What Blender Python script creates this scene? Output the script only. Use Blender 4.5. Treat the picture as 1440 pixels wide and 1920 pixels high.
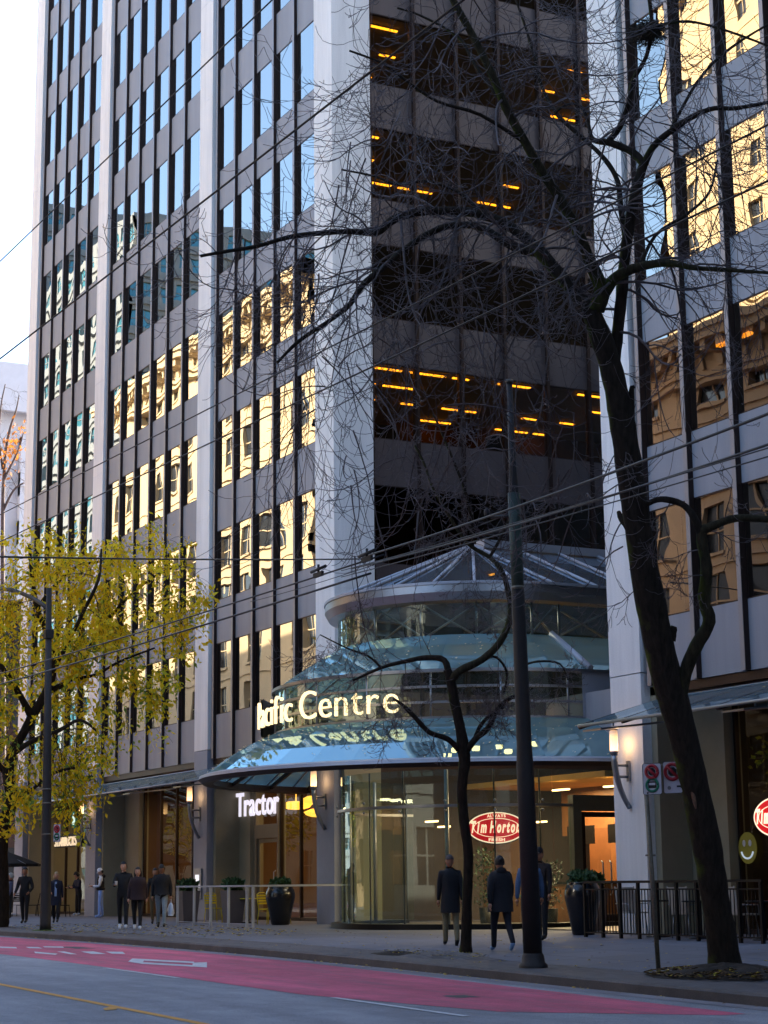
import bpy, bmesh, math, random
from mathutils import Vector, Matrix
for o in list(bpy.data.objects): bpy.data.objects.remove(o, do_unlink=True)
sc = bpy.context.scene
R = math.radians
PI = math.pi
# ---------------------------------------------------------------- camera, sky, sun, exposure
F_PX = 3474.22
CAM_M = ((0.46278067, 0.88640701, -0.01080144), (-0.17906901, 0.08154199, -0.98045153), (-0.86819833, 0.45566821, 0.19646408))   # right, down, forward
cd = bpy.data.cameras.new('camera'); cam = bpy.data.objects.new('camera', cd); sc.collection.objects.link(cam)
cd.sensor_fit = 'VERTICAL'; cd.sensor_height = 36.0; cd.lens = F_PX/1920*36.0
cd.clip_start = 0.1; cd.clip_end = 3000
_r, _d, _f = [Vector(v) for v in CAM_M]
cam.matrix_world = Matrix(((_r.x, -_d.x, -_f.x, 0), (_r.y, -_d.y, -_f.y, 0), (_r.z, -_d.z, -_f.z, 1.8), (0, 0, 0, 1)))
sc.camera = cam
C0 = Vector((0, 0, 1.8))
SUN_EL, SUN_A = R(24), R(83)          # elevation; angle from the street direction (-X) towards +Y
sun_dir = Vector((-math.cos(SUN_A)*math.cos(SUN_EL), math.sin(SUN_A)*math.cos(SUN_EL), math.sin(SUN_EL)))
w = bpy.data.worlds.new('World'); sc.world = w; w.use_nodes = True
nt = w.node_tree; bg = nt.nodes['Background']; sky = nt.nodes.new('ShaderNodeTexSky')
sky.sky_type = 'NISHITA'; sky.sun_disc = False; sky.sun_elevation = SUN_EL
sky.sun_rotation = math.atan2(sun_dir.x, sun_dir.y) % (2*PI)
sky.dust_density = 2.2; sky.ozone_density = 2.6; sky.air_density = 1.0
nt.links.new(sky.outputs[0], bg.inputs[0]); bg.inputs[1].default_value = 0.15
sd = bpy.data.lights.new('sun', 'SUN'); sd.energy = 3.6; sd.angle = R(0.5); sd.color = (1.0, 0.88, 0.70)
so = bpy.data.objects.new('sun', sd); sc.collection.objects.link(so)
so.rotation_euler = sun_dir.to_track_quat('Z', 'Y').to_euler(); so.location = sun_dir*200
sc.view_settings.view_transform = 'Standard'; sc.view_settings.look = 'None'
sc.view_settings.exposure = 2.3; sc.view_settings.gamma = 1.0
sc.render.engine = 'CYCLES'
sc.cycles.max_bounces = 8; sc.cycles.transparent_max_bounces = 24; sc.cycles.glossy_bounces = 4
sc.cycles.diffuse_bounces = 3; sc.cycles.caustics_reflective = False; sc.cycles.caustics_refractive = False
sc.cycles.use_denoising = True; sc.cycles.sample_clamp_indirect = 6

# ---------------------------------------------------------------- helpers
rnd = random.Random(7)
COL = sc.collection
def s2l(c):
    return tuple(((x/12.92) if x <= 0.04045 else ((x+0.055)/1.055)**2.4) for x in (v/255 for v in c))
def ray(x, y):
    return _r*((x-720)/F_PX) + _d*((y-960)/F_PX) + _f
def at_y(x, y, Y): d = ray(x, y); return C0 + d*(Y/d.y)
def at_x(x, y, X): d = ray(x, y); return C0 + d*(X/d.x)
def at_d(x, y, dep): return C0 + ray(x, y)*dep          # dep = distance along the view axis
def pj(p):
    v = Vector(p)-C0; z = v.dot(_f)
    return 720+F_PX*v.dot(_r)/z, 960+F_PX*v.dot(_d)/z, z
def g(X):                                                # height of the road surface
    t = max(-X, -40.0)
    if t < 28: return .0125*t
    if t < 46:
        u = t-28; return .35+.0125*(u-u*u/36)
    return .4625
def gp(X): return g(X)+.15                               # height of the pavement
def gd(x, y, off=0.0):
    d = ray(x, y); lo, hi = 3.0, 400.0
    for _ in range(50):
        m = (lo+hi)/2; p = C0+d*m
        if p.z > g(p.x)+off: lo = m
        else: hi = m
    return p

FLOOR_Z = .66
def pz(X, Y):                                            # pavement surface: level with the shop floors at the wall, with the kerb at the edge
    k = g(X)+.15; return k+(FLOOR_Z-k)*min(1, max(0, (Y-16.75)/6.2))
def gpv(x, y):
    d = ray(x, y); lo, hi = 3.0, 400.0
    for _ in range(50):
        m = (lo+hi)/2; p = C0+d*m
        if p.z > pz(p.x, p.y): lo = m
        else: hi = m
    return p

class MB:
    def __init__(s): s.v = []; s.f = []; s.m = []; s.sm = []
    def add(s, vs, fs, mi=0, smooth=False):
        n = len(s.v); s.v += [tuple(v) for v in vs]
        for f in fs: s.f.append([n+i for i in f]); s.m.append(mi); s.sm.append(smooth)
        return s
    def box(s, x0, x1, y0, y1, z0, z1, mi=0):
        v = [(x0,y0,z0),(x1,y0,z0),(x1,y1,z0),(x0,y1,z0),(x0,y0,z1),(x1,y0,z1),(x1,y1,z1),(x0,y1,z1)]
        return s.add(v, [(0,3,2,1),(4,5,6,7),(0,1,5,4),(1,2,6,5),(2,3,7,6),(3,0,4,7)], mi)
    def obox(s, c, ax, ay, az, mi=0):                    # oriented box: centre and three half-axis vectors
        c = Vector(c); ax = Vector(ax); ay = Vector(ay); az = Vector(az); v = []
        for k in (-1, 1):
            for (i, j) in ((-1,-1),(1,-1),(1,1),(-1,1)): v.append(c+ax*i+ay*j+az*k)
        return s.add(v, [(0,3,2,1),(4,5,6,7),(0,1,5,4),(1,2,6,5),(2,3,7,6),(3,0,4,7)], mi)
    def quad(s, a, b, c, d, mi=0): return s.add([a,b,c,d], [(0,1,2,3)], mi)
    def prism(s, pts, h, mi=0, axis=Vector((0,0,1))):    # polygon extruded by h along axis
        n = len(pts); a = Vector(axis)*h
        v = [Vector(p) for p in pts]+[Vector(p)+a for p in pts]
        return s.add(v, [tuple(range(n))[::-1], tuple(range(n, 2*n))]+[(i,(i+1)%n,n+(i+1)%n,n+i) for i in range(n)], mi)
    def tube(s, pts, rad, n=8, mi=0, cap=True, smooth=True):
        pts = [Vector(p) for p in pts]
        if not hasattr(rad, '__len__'): rad = [rad]*len(pts)
        base = len(s.v); up = None
        for i, p in enumerate(pts):
            t = (pts[min(i+1, len(pts)-1)]-pts[max(i-1, 0)])
            if t.length < 1e-9: t = Vector((0,0,1))
            t.normalize()
            if up is None:
                up = Vector((0,0,1)) if abs(t.z) < .9 else Vector((1,0,0))
            u = up - t*up.dot(t)
            if u.length < 1e-6: u = t.orthogonal()
            u.normalize(); w_ = t.cross(u); up = u
            for k in range(n):
                a = 2*PI*k/n; s.v.append(tuple(p+(u*math.cos(a)+w_*math.sin(a))*rad[i]))
        for i in range(len(pts)-1):
            for k in range(n):
                a = base+i*n+k; b = base+i*n+(k+1)%n
                s.f.append([a, b, b+n, a+n]); s.m.append(mi); s.sm.append(smooth)
        if cap:
            s.f.append([base+k for k in range(n)][::-1]); s.m.append(mi); s.sm.append(False)
            e = base+(len(pts)-1)*n
            s.f.append([e+k for k in range(n)]); s.m.append(mi); s.sm.append(False)
        return s
    def lathe(s, prof, c=(0,0,0), n=24, mi=0, a0=0, a1=2*PI, smooth=True):
        full = abs(a1-a0-2*PI) < 1e-6; base = len(s.v); cols = n if full else n+1
        for (r, z) in prof:
            for k in range(cols):
                a = a0+(a1-a0)*k/n; s.v.append((c[0]+r*math.cos(a), c[1]+r*math.sin(a), c[2]+z))
        for i in range(len(prof)-1):
            for k in range(n):
                a = base+i*cols+k; b = base+i*cols+(k+1)%cols
                s.f.append([a, b, b+cols, a+cols]); s.m.append(mi); s.sm.append(smooth)
        return s
    def ell(s, c, rx, ry, rz, nu=12, nv=8, mi=0, rot=None):
        base = len(s.v); c = Vector(c)
        for i in range(nv+1):
            th = PI*i/nv
            for k in range(nu):
                a = 2*PI*k/nu
                v = Vector((rx*math.sin(th)*math.cos(a), ry*math.sin(th)*math.sin(a), rz*math.cos(th)))
                if rot: v = rot @ v
                s.v.append(tuple(c+v))
        for i in range(nv):
            for k in range(nu):
                a = base+i*nu+k; b = base+i*nu+(k+1)%nu
                s.f.append([a, a+nu, b+nu, b]); s.m.append(mi); s.sm.append(True)
        return s
    def build(s, name, mats, parent=None, root=None):
        if not isinstance(mats, (list, tuple)): mats = [mats]
        off = Vector((0,0,0))
        p = parent
        while p is not None: off += p.location; p = p.parent
        me = bpy.data.meshes.new(name)
        me.from_pydata([(v[0]-off.x, v[1]-off.y, v[2]-off.z) for v in s.v], [], s.f)
        for m in mats: me.materials.append(m)
        me.polygons.foreach_set('material_index', s.m)
        me.polygons.foreach_set('use_smooth', s.sm)
        me.update()
        o = bpy.data.objects.new(name, me); COL.objects.link(o); o.parent = parent
        return o

def thing(name, label, cat, loc=(0,0,0), group=None):
    o = bpy.data.objects.new(name, None); COL.objects.link(o); o.location = loc
    o.empty_display_size = .3; o['label'] = label; o['category'] = cat
    if group: o['group'] = group
    return o
def tag(o, label, cat, group=None):
    o['label'] = label; o['category'] = cat
    if group: o['group'] = group
    return o
def struct(o): o['kind'] = 'structure'; return o
def copy_tree(o, parent=None):
    c = o.copy(); COL.objects.link(c); c.parent = parent
    for ch in list(o.children): copy_tree(ch, c)
    return c

def text_mesh(txt, size, depth=0.03, shear=0.0, name='letter', mat_=None, bold=0.0, xscale=1.0):
    """returns list of (verts, faces) of the extruded text, origin at left baseline, in x-y plane"""
    cu = bpy.data.curves.new('txt', 'FONT'); cu.body = txt; cu.size = size; cu.extrude = depth/2
    cu.shear = shear; cu.offset = bold; cu.resolution_u = 4
    ob = bpy.data.objects.new('txt', cu); COL.objects.link(ob)
    dg = bpy.context.evaluated_depsgraph_get(); dg.update()
    me = bpy.data.meshes.new_from_object(ob.evaluated_get(dg))
    vs = [(v.co.x*xscale, v.co.y, v.co.z) for v in me.vertices]; fs = [tuple(p.vertices) for p in me.polygons]
    bpy.data.objects.remove(ob); bpy.data.curves.remove(cu); bpy.data.meshes.remove(me)
    return vs, fs

# ---------------------------------------------------------------- materials
def new_mat(name):
    m = bpy.data.materials.new(name); m.use_nodes = True
    return m, m.node_tree, m.node_tree.nodes['Principled BSDF']
def mat(name, col, rough=.7, metal=0., var=.12, scale=1.5, bump=0., bscale=30., spec=.5, streak=False):
    """painted / stone / metal surface with large and small tonal variation"""
    m, t, b = new_mat(name)
    c = s2l(col) if max(col) > 1.0 else col
    N = t.nodes.new; L = t.links.new
    tc = N('ShaderNodeTexCoord'); mp = N('ShaderNodeMapping'); L(tc.outputs['Object'], mp.inputs[0])
    mp.inputs['Scale'].default_value = (scale*4, scale*4, scale*.35) if streak else (scale,)*3
    n1 = N('ShaderNodeTexNoise'); n1.inputs['Scale'].default_value = 1.0; n1.inputs['Detail'].default_value = 6
    n1.inputs['Roughness'].default_value = .65; L(mp.outputs[0], n1.inputs['Vector'])
    n2 = N('ShaderNodeTexNoise'); n2.inputs['Scale'].default_value = 40; n2.inputs['Detail'].default_value = 3
    L(tc.outputs['Object'], n2.inputs['Vector'])
    r = N('ShaderNodeMapRange'); r.inputs['From Min'].default_value = .3; r.inputs['From Max'].default_value = .7
    r.inputs['To Min'].default_value = 1-var; r.inputs['To Max'].default_value = 1+var; L(n1.outputs[0], r.inputs[0])
    r2 = N('ShaderNodeMapRange'); r2.inputs['From Min'].default_value = .3; r2.inputs['From Max'].default_value = .7
    r2.inputs['To Min'].default_value = 1-var*.5; r2.inputs['To Max'].default_value = 1+var*.5; L(n2.outputs[0], r2.inputs[0])
    mu = N('ShaderNodeMath'); mu.operation = 'MULTIPLY'; L(r.outputs[0], mu.inputs[0]); L(r2.outputs[0], mu.inputs[1])
    vm = N('ShaderNodeVectorMath'); vm.operation = 'SCALE'; vm.inputs[0].default_value = c; L(mu.outputs[0], vm.inputs['Scale'])
    L(vm.outputs[0], b.inputs['Base Color'])
    b.inputs['Roughness'].default_value = rough; b.inputs['Metallic'].default_value = metal
    b.inputs['Specular IOR Level'].default_value = spec
    if bump:
        bn = N('ShaderNodeBump'); bn.inputs['Strength'].default_value = bump; bn.inputs['Distance'].default_value = .01
        n3 = N('ShaderNodeTexNoise'); n3.inputs['Scale'].default_value = bscale; n3.inputs['Detail'].default_value = 5
        L(tc.outputs['Object'], n3.inputs['Vector']); L(n3.outputs[0], bn.inputs['Height']); L(bn.outputs[0], b.inputs['Normal'])
    return m
def emis(name, col, strength):
    m, t, b = new_mat(name); c = s2l(col)
    b.inputs['Base Color'].default_value = (*c, 1); b.inputs['Emission Color'].default_value = (*c, 1)
    b.inputs['Emission Strength'].default_value = strength; b.inputs['Roughness'].default_value = .5
    return m
def glass(name, tint, refl_min, refl_max, wav=0.02, wscale=.5, gtint=(1,1,1), rough=0.0, power=3.0, brighten=0.0, brighten_col=(.5,.58,.6)):
    """sheet glass: tinted see-through mixed with a mirror reflection that grows at grazing angles"""
    m = bpy.data.materials.new(name); m.use_nodes = True; t = m.node_tree; t.nodes.clear()
    N = t.nodes.new; L = t.links.new
    out = N('ShaderNodeOutputMaterial'); mix = N('ShaderNodeMixShader'); tr = N('ShaderNodeBsdfTransparent'); gl = N('ShaderNodeBsdfGlossy')
    tr.inputs[0].default_value = (*tint, 1); gl.inputs[0].default_value = (*gtint, 1); gl.inputs['Roughness'].default_value = rough
    lw = N('ShaderNodeLayerWeight'); lw.inputs[0].default_value = .5
    pw = N('ShaderNodeMath'); pw.operation = 'POWER'; pw.inputs[1].default_value = power; L(lw.outputs['Facing'], pw.inputs[0])
    mr = N('ShaderNodeMapRange'); mr.inputs['To Min'].default_value = refl_min; mr.inputs['To Max'].default_value = refl_max
    L(pw.outputs[0], mr.inputs[0]); L(mr.outputs[0], mix.inputs[0])
    L(tr.outputs[0], mix.inputs[1]); L(gl.outputs[0], mix.inputs[2]); L(mix.outputs[0], out.inputs[0])
    if brighten:  # diffuse and translucent tint put in to lighten glass that renders too dark
        d1 = N('ShaderNodeBsdfDiffuse'); d1.inputs[0].default_value = (*brighten_col, 1); d2 = N('ShaderNodeBsdfTranslucent'); d2.inputs[0].default_value = (*brighten_col, 1); df = N('ShaderNodeMixShader'); L(d1.outputs[0], df.inputs[1]); L(d2.outputs[0], df.inputs[2]); m2 = N('ShaderNodeMixShader'); m2.inputs[0].default_value = brighten
        L(mix.outputs[0], m2.inputs[1]); L(df.outputs[0], m2.inputs[2]); L(m2.outputs[0], out.inputs[0])
    if wav:
        tc = N('ShaderNodeTexCoord'); n = N('ShaderNodeTexNoise'); n.inputs['Scale'].default_value = wscale
        n.inputs['Detail'].default_value = 1.0; L(tc.outputs['Object'], n.inputs['Vector'])
        bp = N('ShaderNodeBump'); bp.inputs['Strength'].default_value = 1.0; bp.inputs['Distance'].default_value = wav
        L(n.outputs[0], bp.inputs['Height']); L(bp.outputs[0], gl.inputs['Normal'])
    return m
# ---------------------------------------------------------------- shared materials
M = {}
M['white_stone'] = mat('pale_concrete', (234,231,229), .75, var=.13, scale=.45, bump=.2, streak=True)
M['lowstone'] = mat('skylit_stone', (146,148,160), .7, var=.1, scale=.8, bump=.2)  # same stone as the flanks, with blue sky light put into its grey
M['stone'] = mat('beige_stone', (146,138,116), .7, var=.12, scale=.8, bump=.2)
M['panel'] = mat('grey_panel', (148,149,156), .6, var=.09, scale=.5, streak=True)
M['panel_edge'] = mat('grey_metal_edge', (150,147,150), .45, .4, var=.06)
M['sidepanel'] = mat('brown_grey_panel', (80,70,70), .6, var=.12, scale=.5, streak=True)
M['bronze'] = mat('dark_bronze', (52,38,34), .4, .5, var=.15)
M['darkmetal'] = mat('black_metal', (30,28,28), .45, .6, var=.2)
M['steel'] = mat('grey_steel', (150,152,156), .35, .8, var=.1)
M['paintsteel'] = mat('pale_painted_steel', (164,168,178), .4, .2, var=.08)
M['ceil'] = mat('pale_plaster', (170,160,145), .9, var=.05)
M['room'] = mat('dim_room', (70,62,56), .9, var=.2)
M['core'] = mat('brown_core', (84,60,42), .9, var=.3)
M['wood'] = mat('warm_wood', (124,82,48), .5, var=.25, scale=2)
M['tile'] = mat('floor_tile', (110,100,90), .4, var=.15)
M['wallpaint'] = mat('orange_wall', (134,92,56), .8, var=.1)
M['towerglass'] = glass('tower_glass', (.30,.22,.15), .26, .85, .007, .45, (.90,.88,.82), power=1.3)
M['rightglass'] = glass('block_glass', (.32,.24,.16), .28, .9, .010, .5, (.92,.86,.76), power=1.2)
M['sideglass'] = glass('side_glass', (.44,.36,.22), .04, .7, .005, .45, (.8,.75,.7))
M['shopglass'] = glass('shop_glass', (.80,.80,.72), .05, .36, .01, .4, (.9,1,1))
M['tealglass'] = glass('teal_glass', (.42,.66,.68), .26, .9, .003, .8, (.62,.92,1.0), power=1.3, brighten=.34, brighten_col=(.34,.60,.66))
M['drumglass'] = glass('drum_glass', (.70,.78,.70), .06, .75, .003, .5, (.8,1,1), brighten=.05, brighten_col=(.3,.42,.42))
M['roofglass'] = glass('roof_glass', (.40,.48,.50), .22, .9, .003, .8, (.7,.85,1.0), power=1.4, brighten=.25, brighten_col=(.22,.29,.36))
M['tube'] = emis('office_tube', (255,168,40), 1.5)
M['warmlamp'] = emis('warm_lamp', (255,205,130), 2)
M['signlight'] = emis('lit_letters', (255,226,165), .36)

# ---------------------------------------------------------------- ground, road, pavement
def grid_mat(name, col, bw, bh, var=.16, joint=.55, rough=.85, mortar=.02, wet=.25):
    m, t, b = new_mat(name); N = t.nodes.new; L = t.links.new; c = s2l(col)
    tc = N('ShaderNodeTexCoord')
    br = N('ShaderNodeTexBrick'); br.offset = .0; br.inputs['Scale'].default_value = 1.0
    br.inputs['Brick Width'].default_value = bw; br.inputs['Row Height'].default_value = bh
    br.inputs['Mortar Size'].default_value = mortar; br.inputs['Mortar Smooth'].default_value = .3; br.inputs['Bias'].default_value = 0
    br.inputs['Color1'].default_value = (*[x*(1+var) for x in c], 1); br.inputs['Color2'].default_value = (*[x*(1-var) for x in c], 1)
    br.inputs['Mortar'].default_value = (*[x*joint for x in c], 1); L(tc.outputs['Object'], br.inputs['Vector'])
    n1 = N('ShaderNodeTexNoise'); n1.inputs['Scale'].default_value = .8; n1.inputs['Detail'].default_value = 8; n1.inputs['Roughness'].default_value = .7
    L(tc.outputs['Object'], n1.inputs['Vector'])
    n2 = N('ShaderNodeTexNoise'); n2.inputs['Scale'].default_value = 60; n2.inputs['Detail'].default_value = 2; L(tc.outputs['Object'], n2.inputs['Vector'])
    r = N('ShaderNodeMapRange'); r.inputs['From Min'].default_value = .3; r.inputs['From Max'].default_value = .7
    r.inputs['To Min'].default_value = .68; r.inputs['To Max'].default_value = 1.25; L(n1.outputs[0], r.inputs[0])
    r2 = N('ShaderNodeMapRange'); r2.inputs['To Min'].default_value = .75; r2.inputs['To Max'].default_value = 1.25; L(n2.outputs[0], r2.inputs[0])
    mu = N('ShaderNodeMath'); mu.operation = 'MULTIPLY'; L(r.outputs[0], mu.inputs[0]); L(r2.outputs[0], mu.inputs[1])
    vm = N('ShaderNodeVectorMath'); vm.operation = 'SCALE'; L(br.outputs['Color'], vm.inputs[0]); L(mu.outputs[0], vm.inputs['Scale'])
    L(vm.outputs[0], b.inputs['Base Color'])
    rr = N('ShaderNodeMapRange'); rr.inputs['From Min'].default_value = .35; rr.inputs['From Max'].default_value = .65
    rr.inputs['To Min'].default_value = rough-wet; rr.inputs['To Max'].default_value = rough; L(n1.outputs[0], rr.inputs[0]); L(rr.outputs[0], b.inputs['Roughness'])
    bn = N('ShaderNodeBump'); bn.inputs['Strength'].default_value = .5; bn.inputs['Distance'].default_value = .006
    L(mu.outputs[0], bn.inputs['Height']); L(bn.outputs[0], b.inputs['Normal'])
    return m
def asphalt(name, col, speck=.35, red=False):
    m, t, b = new_mat(name); N = t.nodes.new; L = t.links.new; c = s2l(col)
    tc = N('ShaderNodeTexCoord'); mp = N('ShaderNodeMapping'); mp.inputs['Scale'].default_value = (.12, 1.1, 1); L(tc.outputs['Object'], mp.inputs[0])
    n0 = N('ShaderNodeTexNoise'); n0.inputs['Scale'].default_value = 1; n0.inputs['Detail'].default_value = 5; L(mp.outputs[0], n0.inputs['Vector'])
    n1 = N('ShaderNodeTexNoise'); n1.inputs['Scale'].default_value = 1.3; n1.inputs['Detail'].default_value = 9; n1.inputs['Roughness'].default_value = .75; L(tc.outputs['Object'], n1.inputs['Vector'])
    n2 = N('ShaderNodeTexNoise'); n2.inputs['Scale'].default_value = 90; n2.inputs['Detail'].default_value = 2; L(tc.outputs['Object'], n2.inputs['Vector'])
    def mr(n, a, z, lo=.3, hi=.7):
        q = N('ShaderNodeMapRange'); q.inputs['From Min'].default_value = lo; q.inputs['From Max'].default_value = hi
        q.inputs['To Min'].default_value = a; q.inputs['To Max'].default_value = z; L(n.outputs[0], q.inputs[0]); return q
    a_ = mr(n0, .72, 1.22); b_ = mr(n1, .78, 1.2); c_ = mr(n2, 1-speck, 1+speck)
    m1 = N('ShaderNodeMath'); m1.operation = 'MULTIPLY'; L(a_.outputs[0], m1.inputs[0]); L(b_.outputs[0], m1.inputs[1])
    m2 = N('ShaderNodeMath'); m2.operation = 'MULTIPLY'; L(m1.outputs[0], m2.inputs[0]); L(c_.outputs[0], m2.inputs[1])
    vm = N('ShaderNodeVectorMath'); vm.operation = 'SCALE'; vm.inputs[0].default_value = c; L(m2.outputs[0], vm.inputs['Scale'])
    if red:   # worn paint: grey asphalt shows through
        n3 = N('ShaderNodeTexNoise'); n3.inputs['Scale'].default_value = 3.0; n3.inputs['Detail'].default_value = 10; n3.inputs['Roughness'].default_value = .8; L(mp.outputs[0], n3.inputs['Vector'])
        w_ = mr(n3, 0, .75, .50, .74); mx = N('ShaderNodeMix'); mx.data_type = 'RGBA'; L(w_.outputs[0], mx.inputs['Factor'])
        L(vm.outputs[0], mx.inputs['A']); mx.inputs['B'].default_value = (*s2l((112,108,112)), 1); L(mx.outputs['Result'], b.inputs['Base Color'])
    else: L(vm.outputs[0], b.inputs['Base Color'])
    b.inputs['Roughness'].default_value = .8; b.inputs['Specular IOR Level'].default_value = .35
    bn = N('ShaderNodeBump'); bn.inputs['Strength'].default_value = .6; bn.inputs['Distance'].default_value = .006
    L(n2.outputs[0], bn.inputs['Height']); L(bn.outputs[0], b.inputs['Normal'])
    return m
M['asphalt'] = asphalt('asphalt', (146,145,150), .5); M['red'] = asphalt('worn_red_paint', (208,100,122), .3, True)
M['paving'] = grid_mat('pavement_slabs', (106,106,114), 1.5, 1.5, .10, .55, mortar=.022)
M['pavers'] = grid_mat('small_pavers', (98,92,92), .22, .11, .22, .5, mortar=.012)
M['kerb'] = mat('kerb_concrete', (96,88,84), .8, var=.3, scale=1.2, bump=.4)
M['gutter'] = mat('gutter_concrete', (136,130,134), .8, var=.25, scale=1.5, bump=.4)
M['paint_white'] = mat('road_white', (205,203,205), .7, var=.2, scale=6)
M['paint_yellow'] = mat('road_yellow', (214,150,52), .7, var=.16, scale=6)
M['soil'] = mat('dark_soil', (46,36,28), .95, var=.4, scale=4, bump=1, bscale=12)

XS = [-400, -200, -130] + [-100+2*i for i in range(0, 60)] + [20, 60, 150]
def sheet(name, y0, y1, dz, m, x0=-400, x1=150):
    xs = [x0]+[x for x in XS if x0 < x < x1]+[x1]; b = MB()
    for i in range(len(xs)-1):
        a, c = xs[i], xs[i+1]
        b.quad((a,y0,g(a)+dz), (c,y0,g(c)+dz), (c,y1,g(c)+dz), (a,y1,g(a)+dz))
    return struct(b.build(name, m))
sheet('ground', -500, 700, -.02, M['asphalt'], -900, 500)
sheet('road', .6, 15.0, 0, M['asphalt'])
sheet('gutter', 14.85, 15.2, .006, M['gutter'])
def slab(name, y0, y1, m, x0, x1, drop=.3, step=.15, chamf=False):
    xs = [x0]+[x for x in XS if x0 < x < x1]+[x1]; b = MB()
    for i in range(len(xs)-1):
        a, c = xs[i], xs[i+1]; za, zc = g(a)+step, g(c)+step
        if chamf:
            b.quad((a,y0+.03,za), (c,y0+.03,zc), (c,y1,zc), (a,y1,za)); b.quad((a,y0,za-.03), (c,y0,zc-.03), (c,y0+.03,zc), (a,y0+.03,za))
        else: b.quad((a,y0,za), (c,y0,zc), (c,y1,zc), (a,y1,za))
        b.quad((a,y0,za-drop), (c,y0,zc-drop), (c,y0,zc-(.03 if chamf else 0)), (a,y0,za-(.03 if chamf else 0)))
        b.quad((c,y1,zc-drop), (a,y1,za-drop), (a,y1,za), (c,y1,zc))
    return struct(b.build(name, m))
slab('kerb', 15.2, 15.38, M['kerb'], -400, 150, chamf=True, step=.155)
b = MB(); ys = [16.75, 18, 19.5, 21, 22.95, 40]; xs = [-86]+[x for x in XS if x > -86]
for i in range(len(xs)-1):
    for j in range(len(ys)-1):
        a, c, y0, y1 = xs[i], xs[i+1], ys[j], ys[j+1]
        b.quad((a,y0,pz(a,y0)), (c,y0,pz(c,y0)), (c,y1,pz(c,y1)), (a,y1,pz(a,y1)))
b.box(-86.1, -86, 16.0, 40, .2, .6); struct(b.build('pavement', M['paving']))
slab('paver_strip', 15.38, 16.75, M['pavers'], -86, 150, step=.147)
slab('far_pavement', 15.38, 40, M['paving'], -400, -98)
slab('side_street_apron', 15.38, 16.0, M['paving'], -98, -86, step=.06)
slab('near_pavement', -6, .6, M['paving'], -400, 150)

# painted road marks, traced on the road surface
def roadpoly(mb, pts, dz, sub=1):
    mb.add([gd(x, y, 0)+Vector((0,0,dz)) for x, y in pts], [tuple(range(len(pts)))[::-1]])
def along(name, y0, y1, x0, x1, dz, m, kind=True):
    xs = [x0]+[x for x in XS if x0 < x < x1]+[x1]; b = MB()
    for i in range(len(xs)-1):
        a, c = xs[i], xs[i+1]; f0 = y0 if not callable(y0) else y0(a); f1 = y0 if not callable(y0) else y0(c)
        e0 = y1 if not callable(y1) else y1(a); e1 = y1 if not callable(y1) else y1(c)
        b.quad((a,f0,g(a)+dz), (c,f1,g(c)+dz), (c,e1,g(c)+dz), (a,e0,g(a)+dz))
    return struct(b.build(name, m))
def red_lo(x): return 11.22 if x < -24 else (11.22+.2*(x+24) if x < -20 else 12.02+(x+20)*1.1)
def red_hi(x): return 14.82 if x < -32 else 14.82-.035*(x+32)
along('bus_lane', red_lo, red_hi, -400, -18.2, .004, M['red'])
along('centre_line', 8.18, 8.31, -400, 60, .005, M['paint_yellow'])
for (a, b_) in ((-31.9,-28.4), (-23.2,-19.6)): along('lane_line', 11.06+(.2 if a > -25 else 0), 11.17+(.2 if a > -25 else 0), a, b_, .008, M['paint_white'])
for (a, b_) in ((-16,-12.6), (-60,-56), (-51,-47), (-9,-5)): along('lane_line', 11.06, 11.17, a, b_, .008, M['paint_white'])
mk = MB()
for pts in (((240,1804),(248,1798),(272,1799),(266,1808)), ((362,1806),(388,1805),(388,1815),(360,1813)),
            ((270,1799),(364,1804),(364,1807),(271,1802)), ((266,1805),(362,1810.5),(362,1813.5),(266,1808)),
            ((64,1785),(108,1789),(104,1791),(66,1788)), ((107,1785),(120,1784.5),(145,1790),(132,1790)), ((152,1785),(175,1784.5),(200,1789.5),(172,1789.5)), ((198,1785),(230,1785.5),(235,1789.5),(210,1789)),
            ((0,1775.5),(30,1776.5),(32,1779),(0,1778)), ((48,1776),(72,1776.5),(80,1779),(54,1778.5)), ((80,1775),(118,1775.5),(120,1778),(84,1777))):
    roadpoly(mk, pts, .009)
struct(mk.build('lane_marking', M['paint_white']))
M['tar'] = mat('fresh_tar', (66,66,70), .6, var=.25, scale=3, bump=.5)
pr = random.Random(9)
for (x, y, w_, h_) in ((-22.5,12.9,.5,.35), (-41,13.6,1.6,.4)):
    mk = MB(); n = 22; mk.add([(x+w_/2*(1+.12*pr.gauss(0,1))*max(-1,min(1,1.35*math.cos(2*PI*i/n))), y+h_/2*(1+.08*pr.gauss(0,1))*max(-1,min(1,1.35*math.sin(2*PI*i/n))), g(x+w_/2*max(-1,min(1,1.35*math.cos(2*PI*i/n))))+.0065) for i in range(n)], [tuple(range(n))]); struct(mk.build('asphalt_patch', M['tar'] if y > 9.5 else mat('old_patch', (112,110,114), .85, var=.25, scale=3, bump=.5)))
for (x, y, L_, a) in ((-44,10.4,4,-.1),):
    mk = MB(); P_ = []; yy = y
    for i in range(26): yy += pr.gauss(0,.045)+a*L_/26*.3; xx = x+L_*i/25; P_.append((xx, yy, g(xx)+.004))
    mk.tube(P_, [.004+.004*pr.random() for _ in P_], 4); struct(mk.build('road_crack', M['tar']))
mk = MB(); roadpoly(mk, ((193,1892),(205,1889),(220,1891),(218,1894),(197,1895.5)), .009); struct(mk.build('yellow_patch', M['paint_yellow']))

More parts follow.
